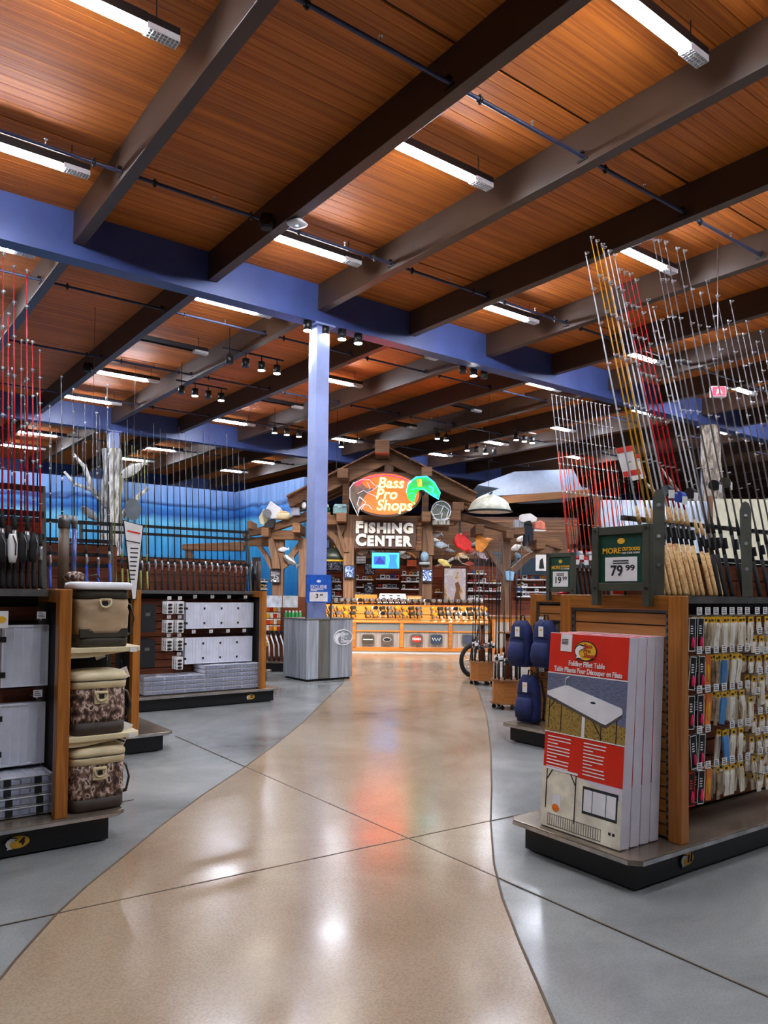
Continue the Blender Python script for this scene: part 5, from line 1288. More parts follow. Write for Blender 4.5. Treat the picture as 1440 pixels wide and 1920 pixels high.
# television
t, k = fthing('television', 'flat television showing two blue pictures hung under the lettering', 'television', 723, 1051, D0 - 0.02)
MB().bx(-27 * k, 27 * k, 0, 0.08, -16 * k, 16 * k).build('case', black_matte, t)
MB().bx(-25.5 * k, 25.5 * k, -0.006, 0, -14.5 * k, 14.5 * k).build('screen', glow('screen_cyan', (40, 150, 225), 0.75), t)
MB().bx(-22 * k, 0 * k, -0.01, -0.006, -8 * k, 8 * k).build('picture', glow('screen_blue', (14, 60, 190), 0.6), t)
MB().prism([(x * k, z * k) for x, z in [(5, -14), (8, 2), (6, 11), (22, 11), (20, 0), (23, -14)]], -0.01, -0.006).build('picture', glow('screen_blue2', (20, 90, 215), 0.6), t)
MB().prism([(x * k, z * k) for x, z in [(-20, -6), (-14, 4), (-11, 9), (-8, 3), (-2, -2), (-2, -7)]], -0.012, -0.0101).build('figure', glow('screen_dark', (6, 24, 110), 0.5), t)
for s_ in (-6, 4): MB().bx((s_ - 1.2) * k, (s_ + 1.2) * k, 0.01, 0.105, 14 * k, 30 * k).build('hanger', black_metal, t)

# ---------------------------------------------------------------- counter
DC = 18.8
t, k = fthing('fishing_counter', 'long oak display counter with weathered panels and brand plaques', 'counter', 726, 1111, DC, floor_z=0)
cw = wood('counter_orange', (176, 96, 30), (222, 142, 56), 0, 20, 1.0, 0.4); cp = wood('counter_panel', (132, 118, 110), (190, 178, 172), 2, 30, 1.0, 0.6, objvar=0.12)
x0, x1 = -2.3, 2.55
MB().bx(x0, x1, 0.03, 1.0, 0.0, 0.05).build('plinth', white_card, t)
MB().bx(x0, x1, 0.0, 1.0, 0.05, 0.15).build('bottom_rail', cw, t, bevel=0.01)
MB().bx(x0, x1, 0.06, 1.0, 0.15, 0.74).build('carcass', slat_dark, t)
MB().bx(x0, x1, -0.01, 0.2, 0.74, 0.78).build('top_rail', cw, t, bevel=0.01)
MB().bx(x0, x1, 0.0, 0.07, 0.53, 0.56).build('middle_rail', cw, t)
px_posts = [573, 665, 754, 845, 930]
for q in px_posts:
    xx = (q - 726) * k
    if x0 < xx < x1: MB().bx(xx - 0.045, xx + 0.045, -0.015, 0.08, 0.15, 0.74).build('upright', cw, t)
for a, b in zip(px_posts[:-1], px_posts[1:]):
    xa, xb = (a - 726) * k + 0.05, (b - 726) * k - 0.05; n = 7
    xa = max(xa, x0); xb = min(xb, x1)
    for j in range(n):
        w = (xb - xa) / n; MB().bx(xa + j * w + 0.002, xa + (j + 1) * w - 0.002, 0.03, 0.06, 0.15, 0.53).build('panel_board', cp, t)
    MB().bx(xa, xb, 0.02, 0.03, 0.56, 0.74).build('glass_front', plain('cabinet_glass_%d' % a, (190, 200, 204), 0.08, 0, 0.02, alpha=0.25), t)
    for j in range(9):
        xx = xa + (xb - xa) * (j + 0.5) / 9
MB().prism([(0.0, 0.78), (0.85, 1.14), (1.0, 1.14), (1.0, 0.78)], x0, x1, 0, 'x').build('sloped_display', wood('display_gold', (168, 100, 30), (206, 142, 60), 0, 14, 1.0, 0.4), t)
MB().bx(x0, x1, 0.86, 1.15, 1.14, 1.18).build('back_ledge', cw, t)
PLQ = (('plaque_dark', 690, (70, 60, 52)), ('plaque_grey', 726, (96, 84, 74)), ('plaque_red', 781, (90, 76, 66)), ('plaque_navy', 818, (44, 62, 84)), ('plaque_round', 877, (60, 66, 84)))
for nm, q, c in PLQ:
    lb = {'plaque_dark': 'dark brand plaque with a white stripe on the counter front', 'plaque_grey': 'grey brand plaque with a small white oval on the counter front', 'plaque_red': 'brand plaque with red oval PENN on the counter front', 'plaque_navy': 'navy brand plaque with italic script on the counter front', 'plaque_round': 'round-cornered dark plaque beside the bicycle wheel'}[nm]
    pt, kk = fthing('brand_plaque', lb, 'plaque', q, 1199, DC - 0.005)
    MB().prism([(sx, sz) for sx, sz, _ in sq(0.16, 0.135, 0, 24, 5)], -0.02, 0.035).build('frame', grey_wood_d, pt)
    MB().prism([(sx, sz) for sx, sz, _ in sq(0.14, 0.115, 0, 24, 5)], -0.026, -0.02).build('face', plain(nm, c, 0.5), pt)
    if nm == 'plaque_red':
        MB().prism(ellipse(0, 0.01, 0.12, 0.075), -0.032, -0.026).build('oval', red_print, pt); text('PENN', 0.08, white_card, pt, (0, -0.033, 0.01), bold=0.003)
    elif nm == 'plaque_dark': MB().bx(-0.12, 0.12, -0.03, -0.026, -0.01, 0.012).build('stripe', white_card, pt)
    elif nm == 'plaque_grey':
        MB().prism(ellipse(0, 0.0, 0.1, 0.05), -0.03, -0.026).build('oval', white_card, pt); MB().prism(ellipse(0, 0.0, 0.09, 0.04), -0.033, -0.03).build('oval_inner', ink, pt)
    elif nm == 'plaque_navy': MB().tube([(-0.1, -0.03, 0.04), (-0.07, -0.03, -0.03), (-0.04, -0.03, 0.04), (0.0, -0.03, -0.03), (0.03, -0.03, 0.03), (0.07, -0.03, -0.03), (0.1, -0.03, 0.04)], 0.009, 5).build('script', white_card, pt)
# reels standing in rows on the slope
def reel_parts(bodym, spoolm):
    b = MB(); b.tube([(0, 0, 0), (0, 0, 0.05)], [0.012, 0.012], 6); b.ball((0, 0, 0.075), (0.03, 0.035, 0.035), 8, 5)
    s_ = MB(); s_.cyl((0, -0.09, 0.08), (0, -0.03, 0.08), 0.034, 0.03, 10)
    h = MB(); h.tube([(0.02, 0, 0.08), (0.07, 0.0, 0.08), (0.09, 0.0, 0.03)], 0.007, 5); h.ball((0.095, 0, 0.02), 0.014, 6, 4)
    return (('body', b.mesh('body', bodym)), ('spool', s_.mesh('spool', spoolm)), ('handle', h.mesh('handle', bodym)))
RL = [reel_parts(black_metal, steel), reel_parts(grey_metal, rod_gold), reel_parts(black_metal, dark_olive), reel_parts(rod_white, black_metal)]
RN = ['black spinning reel with silver spool', 'grey spinning reel with gold spool', 'black spinning reel with olive spool', 'white spinning reel with black spool']
rows = ((0.17, 0.86, 'front row'), (0.48, 0.992, 'middle row'), (0.95, 1.18, 'back ledge row'))
for ri, (dy, z, rn) in enumerate(rows):
    n = 26 if ri < 2 else 30
    for j in range(n):
        xx = x0 + 0.12 + (x1 - x0 - 0.24) * j / (n - 1)
        if ri < 2 and j % 9 == 8: continue
        kind = (0 if ri == 2 else (j * 3 + ri) // 4 % 3) if (j + ri) % 11 else 3
        w_ = fcw((726 - 720) * k + xx, DC + dy, z)
        r_ = thing('spinning_reel', RN[kind] + ' in the ' + rn + ' of the counter display', 'reel', w_, FACE + R(35), RN[kind] + ', ' + rn)
        r_.scale = (1.5, 1.5, 1.5)
        for nm, me in RL[kind]: link(nm, me, r_)
for ri, (dy, z) in enumerate(((0.035, 0.81), (0.34, 0.938))):
    w_ = fcw((726 - 720) * k, DC + dy, 0)
    r_ = thing('reel_rail', 'dark wire rail under the ' + ('front' if ri == 0 else 'middle') + ' row of reels', 'rail', (w_.x, w_.y, z), FACE)
    MB().cyl((x0, 0, 0.02), (x1, 0, 0.02), 0.008, n=6).build('wire', slat_dark, r_)
    for j in range(12): MB().cyl((x0 + 0.2 + j * 0.4, 0, -0.02), (x0 + 0.2 + j * 0.4, 0, 0.02), 0.006, n=5).build('wire_foot', slat_dark, r_)
# side counters running back on both sides
for s_, lb in ((-1, 'left'), (1, 'right')):
    a0 = -2.35 if s_ < 0 else 2.6
    c = thing('side_counter', 'oak side counter running back at the ' + ('bicycle wheel' if s_ > 0 else 'lure rack') + ' end of the display', 'counter', fcw(a0 + (6 - 0) * k, DC + 0.02, 0), FACE)
    x_a, x_b = (-1.9, 0.0) if s_ < 0 else (0.0, 2.2)
    MB().bx(x_a, x_b, 0, 0.9, 0, 0.9).build('carcass', cw, c, bevel=0.01); MB().bx(x_a - 0.02, x_b + 0.02, -0.03, 0.95, 0.9, 0.94).build('worktop', timber_o, c)
    for j in range(4): MB().bx(x_a + 0.08 + j * 0.46, x_a + 0.46 + j * 0.46, -0.012, 0, 0.15, 0.8).build('front_panel', cp, c)
# things on the counter
t, k = fthing('brochure_board', 'tilted white board with printed notes standing behind the reels', 'board', 736, 1131, DC + 1.09)
pp(t, k, [(-28, 0), (29, 0), (24, -18), (-24, -18)], 0, 0.03, white_card, 'board')
for j in range(9): pb(t, k, -20 + 14 * (j % 3) + (j // 3), -14 + 14 * (j % 3), -15 + 5 * (j // 3), -13 + 5 * (j // 3), -0.006, 0, ink, 'note')
t, k = fthing('wooden_case', 'orange wooden display case left of the white brochure board', 'case', 685, 1129, DC + 1.1)
pb(t, k, -20, 22, -14, 2, 0, 0.4, cw, 'case_body', 0.01); pb(t, k, -18, 20, -12, -1, -0.01, 0, MATS['display_gold'], 'case_front')
t, k = fthing('wooden_case', 'pale wooden case right of the white brochure board', 'case', 777, 1129, DC + 1.1)
pb(t, k, -14, 14, -12, 2, 0, 0.4, timber_o, 'case_body', 0.01); pb(t, k, -12, 12, -10, -1, -0.01, 0, cork, 'case_front')

# ---------------------------------------------------------------- back wall, shelves and goods
DB = 24.5
t, k = fthing('wall_fishing_center', '', 'wall', 726, 1111, DB, floor_z=0)
del t['category']; struct(t, 'red-brown slatted back wall of the fishing centre')
MB().bx(-4.4, 7.5, 0.1, 0.2, 0, 2.6).build('wall_board', slat_dark, t)
for j in range(22): MB().bx(-4.35, 7.45, 0.06, 0.1, 0.2 + 0.1 * j, 0.288 + 0.1 * j).build('slat', wood('slat_back', (126, 52, 24), (170, 80, 38), 0, 30, 1.5, 0.5) if 'slat_back' not in MATS else MATS['slat_back'], t)
MB().bx(-2.9, 6.2, 0.1, 0.2, 2.6, 4.0).build('upper_board', slat_dark, t)
for j in range(12): MB().bx(-2.85, 6.15, 0.07, 0.1, 2.62 + 0.11 * j, 2.72 + 0.11 * j).build('slat', sh_, t)
random.seed(21)
GOODS = [plain('goods_%d' % i, c, 0.45) for i, c in enumerate(((232, 228, 222), (214, 208, 200), (196, 60, 40), (40, 80, 170), (30, 30, 34), (224, 170, 60), (120, 132, 140), (240, 240, 240)))]
GN = ['white', 'pale grey', 'red', 'blue', 'black', 'amber', 'steel grey', 'bright white']
gm = [box(-0.5, 0.5, 0, 1, 0, 1).mesh('carton', g) for g in GOODS]
gp = box(-0.32, 0.32, -0.03, 0, 0.3, 0.75).mesh('print', ink); gp2 = box(-0.32, 0.32, -0.03, 0, 0.3, 0.75).mesh('print', red_print)
def shelf(px0, px1, py, d, label):
    a, b = atd(px0, py, d), atd(px1, py, d); w = (b - a).length
    s_ = thing('wall_shelf', label, 'shelf', (a.x, a.y, a.z), FACE)
    MB().bx(0, w, 0, 0.3, -0.03, 0).build('board', slat_dark, s_); MB().bx(0, w, -0.01, 0, -0.03, 0.004).build('price_strip', white_card, s_)
    for xx in (0.1, w - 0.1): MB().prism([(0.0, -0.03), (0.28, -0.03), (0.28, -0.2)], xx - 0.01, xx + 0.01, 0, 'x').build('bracket', black_metal, s_)
    x = 0.04
    while x < w - 0.08:
        bw = random.uniform(0.07, 0.17); h = random.uniform(0.08, 0.14); i = random.choice((0, 0, 1, 2, 3, 4, 5, 6, 7, 7))
        if random.random() < 0.85:
            c = thing('goods_box', GN[i] + ' boxed tackle item on the ' + label.split(' holding')[0], 'box', (a.x + SIDE.x * (x + bw / 2) + FLAT.x * 0.02, a.y + SIDE.y * (x + bw / 2) + FLAT.y * 0.02, a.z), FACE, GN[i] + ' boxes on the ' + label.split(' holding')[0])
            m = link('carton', gm[i], c); m.scale = (bw * 0.9, 0.14, h)
            m2 = link('print', gp if i != 4 else gp2, c); m2.scale = (bw * 0.9, 0.14, h)
        x += bw + 0.015
    return s_
DBs = DB - 0.28
for i, (a, b, y, lb) in enumerate(((612, 640, 1128, 'lowest short'), (602, 640, 1090, 'top left bay'), (602, 640, 1104, 'second left bay'), (602, 640, 1117, 'third left bay'), (664, 700, 1086, 'topmost middle'), (968, 1030, 1086, 'topmost shelf past right post'), (968, 1030, 1109, 'middle shelf past right post'), (815, 830, 1110, 'short shelf left of poster'), (485, 506, 1090, 'top shelf left of wing post'), (664, 700, 1100, 'upper middle'), (664, 700, 1118, 'lower middle'), (705, 748, 1085, 'shelf under television, upper'), (705, 748, 1102, 'shelf under television, lower'),
                     (752, 790, 1078, 'top shelf right of television'), (752, 790, 1090, 'second shelf right of television'), (752, 790, 1104, 'third shelf right of television'), (876, 912, 1075, 'top shelf right of poster'), (876, 945, 1092, 'second shelf right of poster'),
                     (876, 945, 1107, 'third shelf right of poster'), (876, 945, 1122, 'fourth shelf right of poster'), (968, 1030, 1100, 'upper shelf past right post'), (968, 1030, 1118, 'lower shelf past right post'), (485, 506, 1104, 'shelf left of wing post'), (532, 556, 1085, 'shelf right of wing post, upper'), (532, 556, 1102, 'shelf right of wing post, lower'))):
    nm = lb if 'shelf' in lb else lb + ' wall shelf'
    shelf(a, b, y, DBs, nm + ' holding boxed tackle')
# framed poster on the back wall
t, k = fthing('framed_poster', 'tall framed pale landscape poster on the fishing centre back wall', 'poster', 853, 1096, DB - 0.5)
pb(t, k, -23, 23, -33, 33, 0, 0.05, slat_dark, 'frame'); pb(t, k, -20, 20, -30, 30, -0.01, 0, blotch('poster_print', [(150, 120, 96), (206, 170, 120), (232, 214, 196), (222, 206, 214), (240, 232, 230)], 3, 0.5), 'print')
pp(t, k, [(-2, 28), (2, 10), (0, -2), (6, -6), (10, 4), (8, 16), (12, 28)], -0.014, -0.01, timber_o, 'figure')
for i, (px, py, w, h, d, lb) in enumerate(((655, 1072, 8, 10, D0 - 0.1, 'small framed blue picture on the left main timber post'), (801, 1079, 8, 10, D0 - 0.1, 'small framed blue picture on the right main timber post'), (516, 1080, 8, 11, D0 + 0.4, 'framed black and white picture on the left wing post'),
                                       (693, 1067, 8, 9, DB - 0.6, 'dark framed photograph left of the television'), (630, 1060, 16, 9, DB - 0.6, 'dark wide banner with white drawing left of the main post'), (692, 1104, 8, 7, DB - 0.6, 'white bordered dark photograph under the television side'))):
    t, k = fthing('framed_picture', lb, 'picture', px, py, d)
    pb(t, k, -w - 2, w + 2, -h - 2, h + 2, 0, 0.05, plain('frame_navy_%d' % i, (20, 24, 40), 0.5), 'frame'); pb(t, k, -w, w, -h, h, -0.008, 0, blotch('picture_print_%d' % i, [(230, 236, 244), (120, 150, 210), (40, 60, 110), (200, 214, 240)] if i < 2 else [(230, 230, 234), (40, 40, 50), (150, 150, 160), (20, 20, 26)], 9, 0.5), 'print')
    if d < 20: MB().bx(-0.03, 0.03, 0.05, 0.12, -0.03, 0.03).build('mount', black_metal, t)
t, k = fthing('wall_banner', 'dark teal banner strip high on the wall right of the wing post', 'banner', 1000, 1062, DB - 0.4)
pb(t, k, -34, 34, -16, 16, 0, 0.05, plain('teal_banner', (18, 44, 60), 0.6), 'panel'); pb(t, k, 4, 26, -22, 8, -0.03, -0.01, white_card, 'poster_sheet'); pp(t, k, [(10, 4), (12, -12), (17, -16), (20, 4)], -0.04, -0.03, ink, 'figure')

# ---------------------------------------------------------------- things hung in the timber
def hull(px, py, d, w, h, dep, mt, rim, label, name='boat_hull'):
    t, k = fthing(name, label, 'boat', px, py, d)
    secs = []
    for j in range(13):
        f = j / 12.0; x = (-w / 2 + w * f) * k; hh = h * k * (1 - abs(2 * f - 1) ** 1.8) ** 0.55 if 0 < f < 1 else 0.02
        ww = dep * (1 - abs(2 * f - 1) ** 3) * 0.5 + 0.03
        secs.append([(x, ww * cos(pi * q / 8), hh * sin(pi * q / 8) ** 0.8 if 0 < q < 8 else 0.0) for q in range(9)] + [(x, -ww * 0.9, -0.02), (x, ww * 0.9, -0.02)])
    MB().loft(secs).build('hull', mt, t)
    MB().tube([((-w / 2 + w * j / 12) * k, -(dep * (1 - abs(2 * j / 12 - 1) ** 3) * 0.5 + 0.03), 0) for j in range(13)], 0.03, 6).build('gunwale', rim, t)
    MB().bx(-0.012, 0.012, -dep * 0.52, dep * 0.5, h * k - 0.02, h * k + 0.02).build('keel', rim, t)
    MB().cyl((0, 0.2, h * k), (0, 0.2, ZDECK - t.location.z), 0.006, n=5).build('hanging_cable', black_metal, t)
    return t
hull(918, 959, D0 - 0.25, 82, 32, 0.9, plain('hull_cream', (232, 232, 210), 0.4), black_metal, 'white overturned boat hull hung above the right wing beam')
hull(628, 1052, D0 + 0.9, 62, 26, 0.6, plain('canoe_green', (30, 42, 34), 0.4), plain('canoe_yellow', (206, 160, 30), 0.4), 'dark green canoe with yellow rim hung behind the left main post', 'canoe')
t, k = fthing('outboard_motor', 'white outboard motor with round grey cover on the left wing timber', 'outboard motor', 502, 988, D0 + 0.2)
pp(t, k, [(-4, -30), (6, -48), (26, -34), (20, -16), (8, -14)], -0.15, 0.2, white_plastic, 'cowling', 0.02)
pp(t, k, [(-14, -6), (-16, -18), (-8, -32), (2, -34), (2, -10), (-6, -2)], -0.1, 0.15, cream, 'body', 0.02)
MB().cyl((0, -0.2, 24 * k), (0, -0.14, 24 * k), 8.5 * k, n=18).build('round_cover', grey_metal, t)
pp(t, k, [(-8, -14), (14, -14), (12, 2), (-4, 4)], -0.1, 0.15, black_metal, 'clamp', 0.01)
t, k = fthing('creel_basket', 'cream creel basket lying on the left wing rafter', 'basket', 530, 974, D0 + 0.2)
MB().loft([sq(0.16, 0.16, 0, 18, 3), sq(0.22, 0.18, 0.08, 18, 3), sq(0.18, 0.16, 0.17, 18, 3)]).build('basket', cream, t); MB().loft([sq(0.185, 0.165, 0.17, 18, 3), sq(0.12, 0.11, 0.21, 18, 3)]).build('lid', cork, t)
t, k = fthing('fuel_can', 'pale grey square can beside the blue column', 'can', 554, 962, D0 + 0.2)
pp(t, k, [(-8, 5), (-9, -9), (7, -11), (9, 4)], -0.05, 0.15, plain('can_grey', (170, 172, 184), 0.4), 'can_body', 0.015); MB().cyl((0, 0.05, 10 * k), (0, 0.05, 14 * k), 0.03, n=8).build('cap', black_metal, t)
t, k = fthing('hurricane_lantern', 'small white hurricane lantern on the tie beam left of the column', 'lantern', 570, 948, D0)
MB().cyl((0, 0, -10 * k), (0, 0, -6 * k), 6 * k, n=12).build('base', black_metal, t); MB().ball((0, 0, 0), (4.5 * k, 4.5 * k, 7 * k)).build('globe', white_plastic, t); MB().cyl((0, 0, 7 * k), (0, 0, 11 * k), 4 * k, 2 * k, 12).build('hood', black_metal, t)
t, k = fthing('camp_lantern', 'green based camp lantern with pale dome on the tie beam right of the column', 'lantern', 610, 951, D0 + 0.1)
MB().cyl((0, 0, -10 * k), (0, 0, -1 * k), 9 * k, n=14).build('tank', plain('lantern_green', (20, 100, 60), 0.4), t); MB().ball((0, 0, 2 * k), (7 * k, 7 * k, 5 * k)).build('dome', white_plastic, t)
pb(t, k, -10, 10, 10, 15, -0.1, 0.2, timber_o, 'shelf_block')
t, k = fthing('metal_tackle_box', 'pale teal metal tackle box sitting on the beam left of the oval sign', 'tackle box', 638, 958, D0 - 0.2)
pb(t, k, -13, 13, -6, 6, -0.12, 0.2, plain('box_teal', (110, 150, 156), 0.4), 'body', 0.01); pp(t, k, [(-13, -7), (13, -7), (11, -12), (-10, -12)], -0.12, 0.2, plain('lid_teal', (150, 190, 196), 0.4), 'lid', 0.01); pb(t, k, -4, 4, -8, -5, -0.14, -0.12, steel, 'clasp')
t, k = fthing('red_outboard', 'bright red vintage outboard motor hung over the right bay', 'outboard motor', 866, 1018, D0 + 0.2)
pp(t, k, [(-16, -4), (-10, -18), (4, -14), (18, 0), (16, 14), (4, 16), (-10, 8)], -0.15, 0.15, plain('motor_red', (214, 30, 22), 0.4), 'cowling', 0.03)
pp(t, k, [(-2, -16), (8, -22), (14, -10), (8, -4)], -0.1, 0.1, plain('motor_dark_red', (130, 20, 20), 0.4), 'rear_cover', 0.02); pb(t, k, -6, -2, -24, -14, -0.02, 0.02, black_metal, 'hanger')
pb(t, k, -6, -2, -24 - 22, -24, -0.02, 0.02, black_metal, 'strap')
t, k = fthing('orange_board', 'orange wooden fish-shaped board hung beside the red motor', 'board', 902, 1018, D0 + 0.3)
pp(t, k, [(-10, 14), (-10, -10), (-4, -18), (0, -12), (6, -10), (14, 2), (6, 12), (0, 18)], -0.02, 0.03, plain('board_orange', (224, 140, 40), 0.5), 'board'); pb(t, k, -4, -2, -38, -14, 0, 0.01, black_metal, 'cord')
for i, (px, py, L_, lb, m) in enumerate(((816, 1003, 0.42, 'silver fish model under the right tie beam', steel), (828, 1022, 0.42, 'pale blue fish model above the perch branch', plain('fish_blue', (176, 196, 214), 0.4)), (870, 1043, 0.3, 'cream fish model on the long branch', cream), (834, 1056, 0.4, 'golden fish model by the branch left end', plain('fish_gold', (206, 186, 110), 0.4)),
                                        (762, 1043, 0.34, 'black and white fish model right of the television', wf), (904, 1042, 0.36, 'lilac grey fish model hung right of the branch', plain('fish_lilac', (190, 176, 190), 0.5)), (990, 1030, 0.3, 'white bird-like decoy hung at the right wing beam', wf), (682, 1036, 0.34, 'striped black and white fish model left of the television', wf),
                                        (545, 1052, 0.5, 'slim silver fish model in the left wing', steel), (532, 1030, 0.3, 'pale fish model on the left wing post', plain('fish_pale', (200, 206, 220), 0.4)))):
    f_ = fish(atd(px, py, D0 + 0.45), L_, lb, (m, black_matte if i in (4, 7) else m), FACE, R((-10, 5, 20, 25, 0, 35, 30, -5, 35, -8)[i]), H=0.36)
    MB().cyl((0, 0, 0), (0, 0, 0.0) if False else (0, 0.0, 0.5), 0.004, n=4).build('hanging_line', black_metal, f_, rot=(0, -f_.rotation_euler.y, 0))
t, k = fthing('perch_branch', 'long bare branch hung across the right bay with models on it', 'branch', 860, 1046, D0 + 0.6)
MB().tube([(x * k, 0, -y * k) for x, y in ((-44, 16), (-28, 12), (-12, 2), (8, -2), (26, -8), (40, -18))], [0.02, 0.03, 0.035, 0.03, 0.025, 0.012], 8).build('branch', drift, t)
MB().tube([(x * k, 0, -y * k) for x, y in ((-2, 0), (6, 10), (22, 14))], [0.02, 0.015, 0.008], 6).build('twig', drift, t)
t, k = fthing('stacked_crates', 'white hats and boxes heaped on the right wing beam', 'boxes', 980, 985, D0 + 0.5)
t['label'] = 'white foam box lying on the right wing rafter'; t['category'] = 'box'; t.name = 'foam_box'
pp(t, k, [(-6, -6), (-4, -20), (14, -22), (26, -14), (24, -6), (6, -4)], -0.1, 0.2, white_card, 'box_body', 0.02); pb(t, k, -16, 2, -10, 4, -0.05, 0.2, grey_wood, 'crate')
t, k = fthing('float_cushion', 'orange-pink float cushion on the right wing rafter', 'cushion', 1012, 988, D0 + 0.3)
pp(t, k, [(-11, 4), (-9, -8), (0, -12), (9, -8), (11, 6)], -0.08, 0.12, plain('salmon', (236, 128, 104), 0.6), 'cushion', 0.03); pb(t, k, -11, 11, 4, 8, -0.05, 0.1, white_card, 'edge_board')
t, k = fthing('wader', 'dark navy waders hung over the right wing beam', 'waders', 990, 1000, D0 + 0.2)
pp(t, k, [(-8, -16), (8, -14), (10, 4), (6, 24), (2, 24), (0, 6), (-4, 24), (-9, 24)], -0.06, 0.06, plain('wader_navy', (18, 24, 40), 0.7), 'legs', 0.02); pp(t, k, [(-8, -16), (8, -14), (4, -24), (-6, -22)], -0.07, 0.07, black_matte, 'bib', 0.02)
t, k = fthing('ice_bag', 'light blue soft cooler hung on the right wing post', 'bag', 956, 1080, D0 + 0.4)
pp(t, k, [(-7, 8), (-9, -8), (-2, -10), (8, -7), (6, 9)], -0.06, 0.06, plain('bag_sky', (140, 190, 226), 0.6), 'bag', 0.02); MB().tube([(-5 * k, 0, 9 * k), (0, 0, 16 * k), (5 * k, 0, 8 * k)], 0.012, 6).build('handle', black_metal, t)
# fish plaque on right main post
t, k = fthing('blue_mask', 'pale blue carved head mounted on the right main timber post', 'carving', 796, 1044, D0 - 0.12)
MB().ball((0, 0, 0), (8 * k, 0.1, 10 * k)).build('head', plain('carve_blue', (120, 150, 176), 0.6), t); pb(t, k, -10, 10, 10, 15, -0.05, 0.1, plain('carve_grey', (130, 140, 146), 0.6), 'ledge', 0.02)

# ---------------------------------------------------------------- lure rack beside the pedestal
A0 = fcw(-2.28, 13.6, 0)
t, k = fthing('lure_rack', 'open rack of bright orange lure packs and white handles beside the pedestal', 'display rack', 530, 1111, 14.2, floor_z=0)
W = 90 * k
MB().bx(-42 * k, 48 * k, 0, 0.5, 0, 0.16).build('base', black_metal, t); MB().bx(-44 * k, 50 * k, -0.05, 0.55, 0.16, 0.19).build('tray', tray_metal, t)
MB().bx(-40 * k, 46 * k, 0.3, 0.36, 0.19, 1.4).build('back_panel', slat_red, t); MB().bx(-40 * k, 46 * k, 0.1, 0.3, 0.72, 0.75).build('shelf', black_metal, t)
for i, (x0_, x1_) in enumerate(((-38, -2), (0, 28))): MB().bx(x0_ * k, x1_ * k, 0.02, 0.05, 1.5 - 30 * k, 1.5 - 8 * k).build('header_panel', plain('header_%d' % i, (214, 220, 226) if i == 0 else (226, 230, 224), 0.4), t)
random.seed(3)
LC = [(orange_lure, 'orange'), (yellow, 'yellow'), (red_print, 'red'), (cream_lure, 'cream')]
for r in range(6):
    for c in range(5):
        px = -36 + 6.9 * c + random.uniform(-.3, .3); z = 1.22 - 0.12 * r - (0.06 if r > 3 else 0)
        if r > 3 and c > 1: continue
        m_, n_ = LC[(c // 2 + r + (1 if random.random() < .3 else 0)) % 4]
        q = fcw(0, 0, 0) + Vector(t.location) + SIDE * (px * k) + FLAT * 0.12; q.z = z
        s_ = thing('lure_pack', n_ + ' lure pack hanging on the rack beside the pedestal', 'lure pack', q, FACE, n_ + ' packs beside the pedestal')
        MB().bx(-0.03, 0.03, 0, 0.012, -0.1, 0.0).build('bag', m_, s_); MB().bx(-0.03, 0.03, -0.003, 0, -0.02, 0.0).build('header_card', white_card, s_)
        MB().cyl((0, 0.012, -0.008), (0, 0.181, -0.008), 0.003, n=4).build('peg', steel, s_)
gl_ = plain('bottle_green', (20, 160, 70), 0.3)
for i in range(5):
    q = Vector(t.location) + SIDE * ((5 + 6.6 * i) * k) + FLAT * 0.16; q.z = 0.9
    s_ = thing('bait_bottle', 'green bottle with white cap standing in the rack beside the pedestal', 'bottle', q, FACE, 'green bottles beside the pedestal')
    MB().cyl((0, 0, 0), (0, 0, 0.2), 0.03, n=10).build('bottle', gl_, s_); MB().cyl((0, 0, 0.2), (0, 0, 0.24), 0.02, n=10).build('cap', white_plastic, s_)
MB().bx(2 * k, 36 * k, 0.1, 0.3, 0.87, 0.9).build('shelf', black_metal, t)
for i in range(6):
    q = Vector(t.location) + SIDE * ((-30 + 9 * i) * k) + FLAT * 0.06; q.z = 0.19
    s_ = thing('net_handle', 'curved white landing-net handle with black ends standing in the lower rack', 'net handle', q, (0, 0, FACE), 'white net handles in the lower rack')
    MB().tube([(0.06, 0, 0.05), (0.05, 0, 0.3), (-0.02, 0.02, 0.5)], 0.014, 8).build('shaft', white_plastic, s_); MB().cyl((0.06, 0, 0), (0.06, 0, 0.09), 0.024, n=8).build('foot_cap', black_matte, s_); MB().cyl((-0.02, 0.02, 0.48), (-0.045, 0.025, 0.56), 0.02, n=8).build('grip_end', black_matte, s_)

# pale dropped canopy and dark service wall beyond the right wing
can_w = plain('canopy_pale', (190, 204, 226), 0.6, 0, 0.03); can_b = can_w
t, k = fthing('wall_canopy', '', 'wall', 985, 930, 27.0)
del t['category']; struct(t, 'pale sloping canopy over the far department')
pp(t, k, [(-90, -20), (-20, -46), (90, -52), (110, -8), (20, -4)], 0, 3.0, can_b, 'side_face')
pp(t, k, [(-90, 6), (0, 0), (110, -6), (110, -12), (-20, -24)], -0.6, 0.0, can_w, 'front_face')
pp(t, k, [(-50, 20), (110, 4), (110, -8), (-50, 6)], -0.8, -0.6, timber_o, 'edge_board')

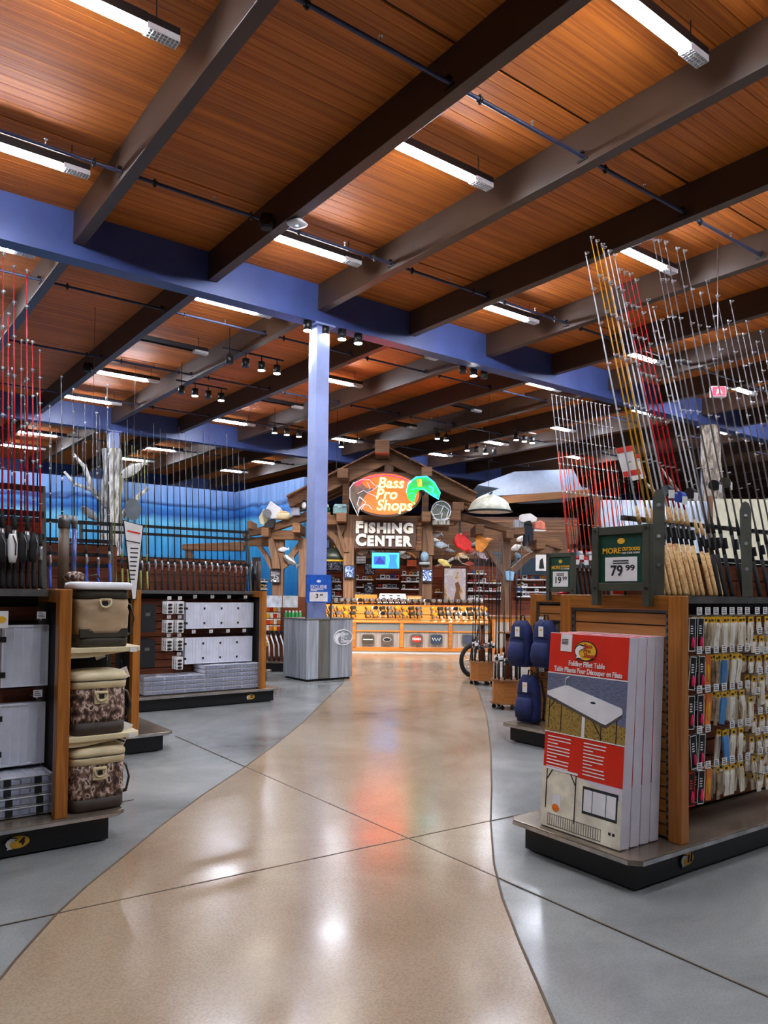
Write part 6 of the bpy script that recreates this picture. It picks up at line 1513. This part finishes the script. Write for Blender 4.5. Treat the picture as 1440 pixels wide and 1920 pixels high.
# ---------------------------------------------------------------- crowded decor in the upper bays
random.seed(9)
DEC = [(plain('decor_%d' % i, c, 0.5), n) for i, (c, n) in enumerate((((210, 206, 200), 'white'), ((150, 150, 156), 'grey'), ((190, 120, 50), 'amber'), ((60, 70, 64), 'dark green'), ((120, 150, 180), 'pale blue'), ((170, 60, 40), 'rust red')))]
SEEN = [(676, 1050), (772, 1056), (930, 1044), (588, 1066), (610, 1020), (820, 1040)]
for i in range(90):
    px = random.choice((random.uniform(575, 640), random.uniform(664, 700), random.uniform(745, 792), random.uniform(815, 945), random.uniform(815, 945), random.uniform(966, 1000))); py = random.uniform(1008, 1062)
    if any(abs(px - a) < 19 and abs(py - b) < 13 for a, b in SEEN): continue
    SEEN.append((px, py)); m_, n_ = DEC[i % 6]
    f_ = fish(atd(px, py, DB - 0.32), random.uniform(0.26, 0.42), n_ + ' fish trophy on the dark upper boards behind the pavilion', (m_, m_), FACE, R(random.uniform(-40, 40)), n_ + ' trophies on the upper boards', H=random.choice((0.28, 0.36, 0.45)))
    MB().bx(-0.03, 0.03, 0, 0.36, -0.03, 0.03).build('wall_mount', slat_dark, f_)
for i, (px, py, w, h, c) in enumerate(((676, 1050, 10, 7, (214, 210, 206)), (772, 1056, 9, 6, (206, 90, 50)), (930, 1044, 9, 10, (80, 90, 100)), (588, 1066, 8, 6, (60, 66, 80)), (610, 1020, 7, 7, (130, 150, 180)), (820, 1040, 7, 9, (96, 64, 40)))):
    t, k = fthing('wooden_crate', ('white', 'rust', 'slate', 'dark', 'blue-grey', 'brown')[i] + ' crate fixed high on the boards behind the pavilion', 'crate', px, py, DB - 0.4)
    cm = plain('crate_%d' % i, c, 0.6)
    for q in range(3): pb(t, k, -w, w, -h + q * h * 0.68, -h + q * h * 0.68 + h * 0.58, 0, 0.03, cm, 'slat')
    pb(t, k, -w, w, -h, h, 0.03, 0.44, slat_dark, 'back')

# pale corrugated sheet wall far behind the right-hand rods
t, k = fthing('wall_corrugated', '', 'wall', 1285, 1111, 15.5, floor_z=0)
del t['category']; struct(t, 'pale blue-grey corrugated sheet wall behind the right rods')
cm_ = plain('corrugated', (196, 208, 222), 0.45, 0.2, 0.04); cy_ = plain('pale_panel', (226, 220, 190), 0.6, 0, 0.04)
wc = MB(); x_a, x_b, n_ = -165 * k, 45 * k, 96
vs = []; fs = []
for j in range(n_ + 1):
    x = x_a + (x_b - x_a) * j / n_; yy = 0.02 * sin(j * pi / 2.0)
    vs += [(x, yy, 0), (x, yy, 3.45), (x, yy + 0.02, 3.45), (x, yy + 0.02, 0)]
for j in range(n_):
    a = 4 * j; fs += [(a, a + 4, a + 5, a + 1), (a + 1, a + 5, a + 6, a + 2), (a + 2, a + 6, a + 7, a + 3)]
wc.add(vs, fs, 0, True); wc.build('corrugated_sheet', cm_, t)
MB().bx(46 * k, 175 * k, 0, 0.04, 0, 3.5).build('pale_panel', cy_, t)
for x in (-165, 46, 175): MB().bx(x * k - 0.05, x * k + 0.05, -0.04, 0.06, 0, 3.55).build('wall_post', timber_v, t)
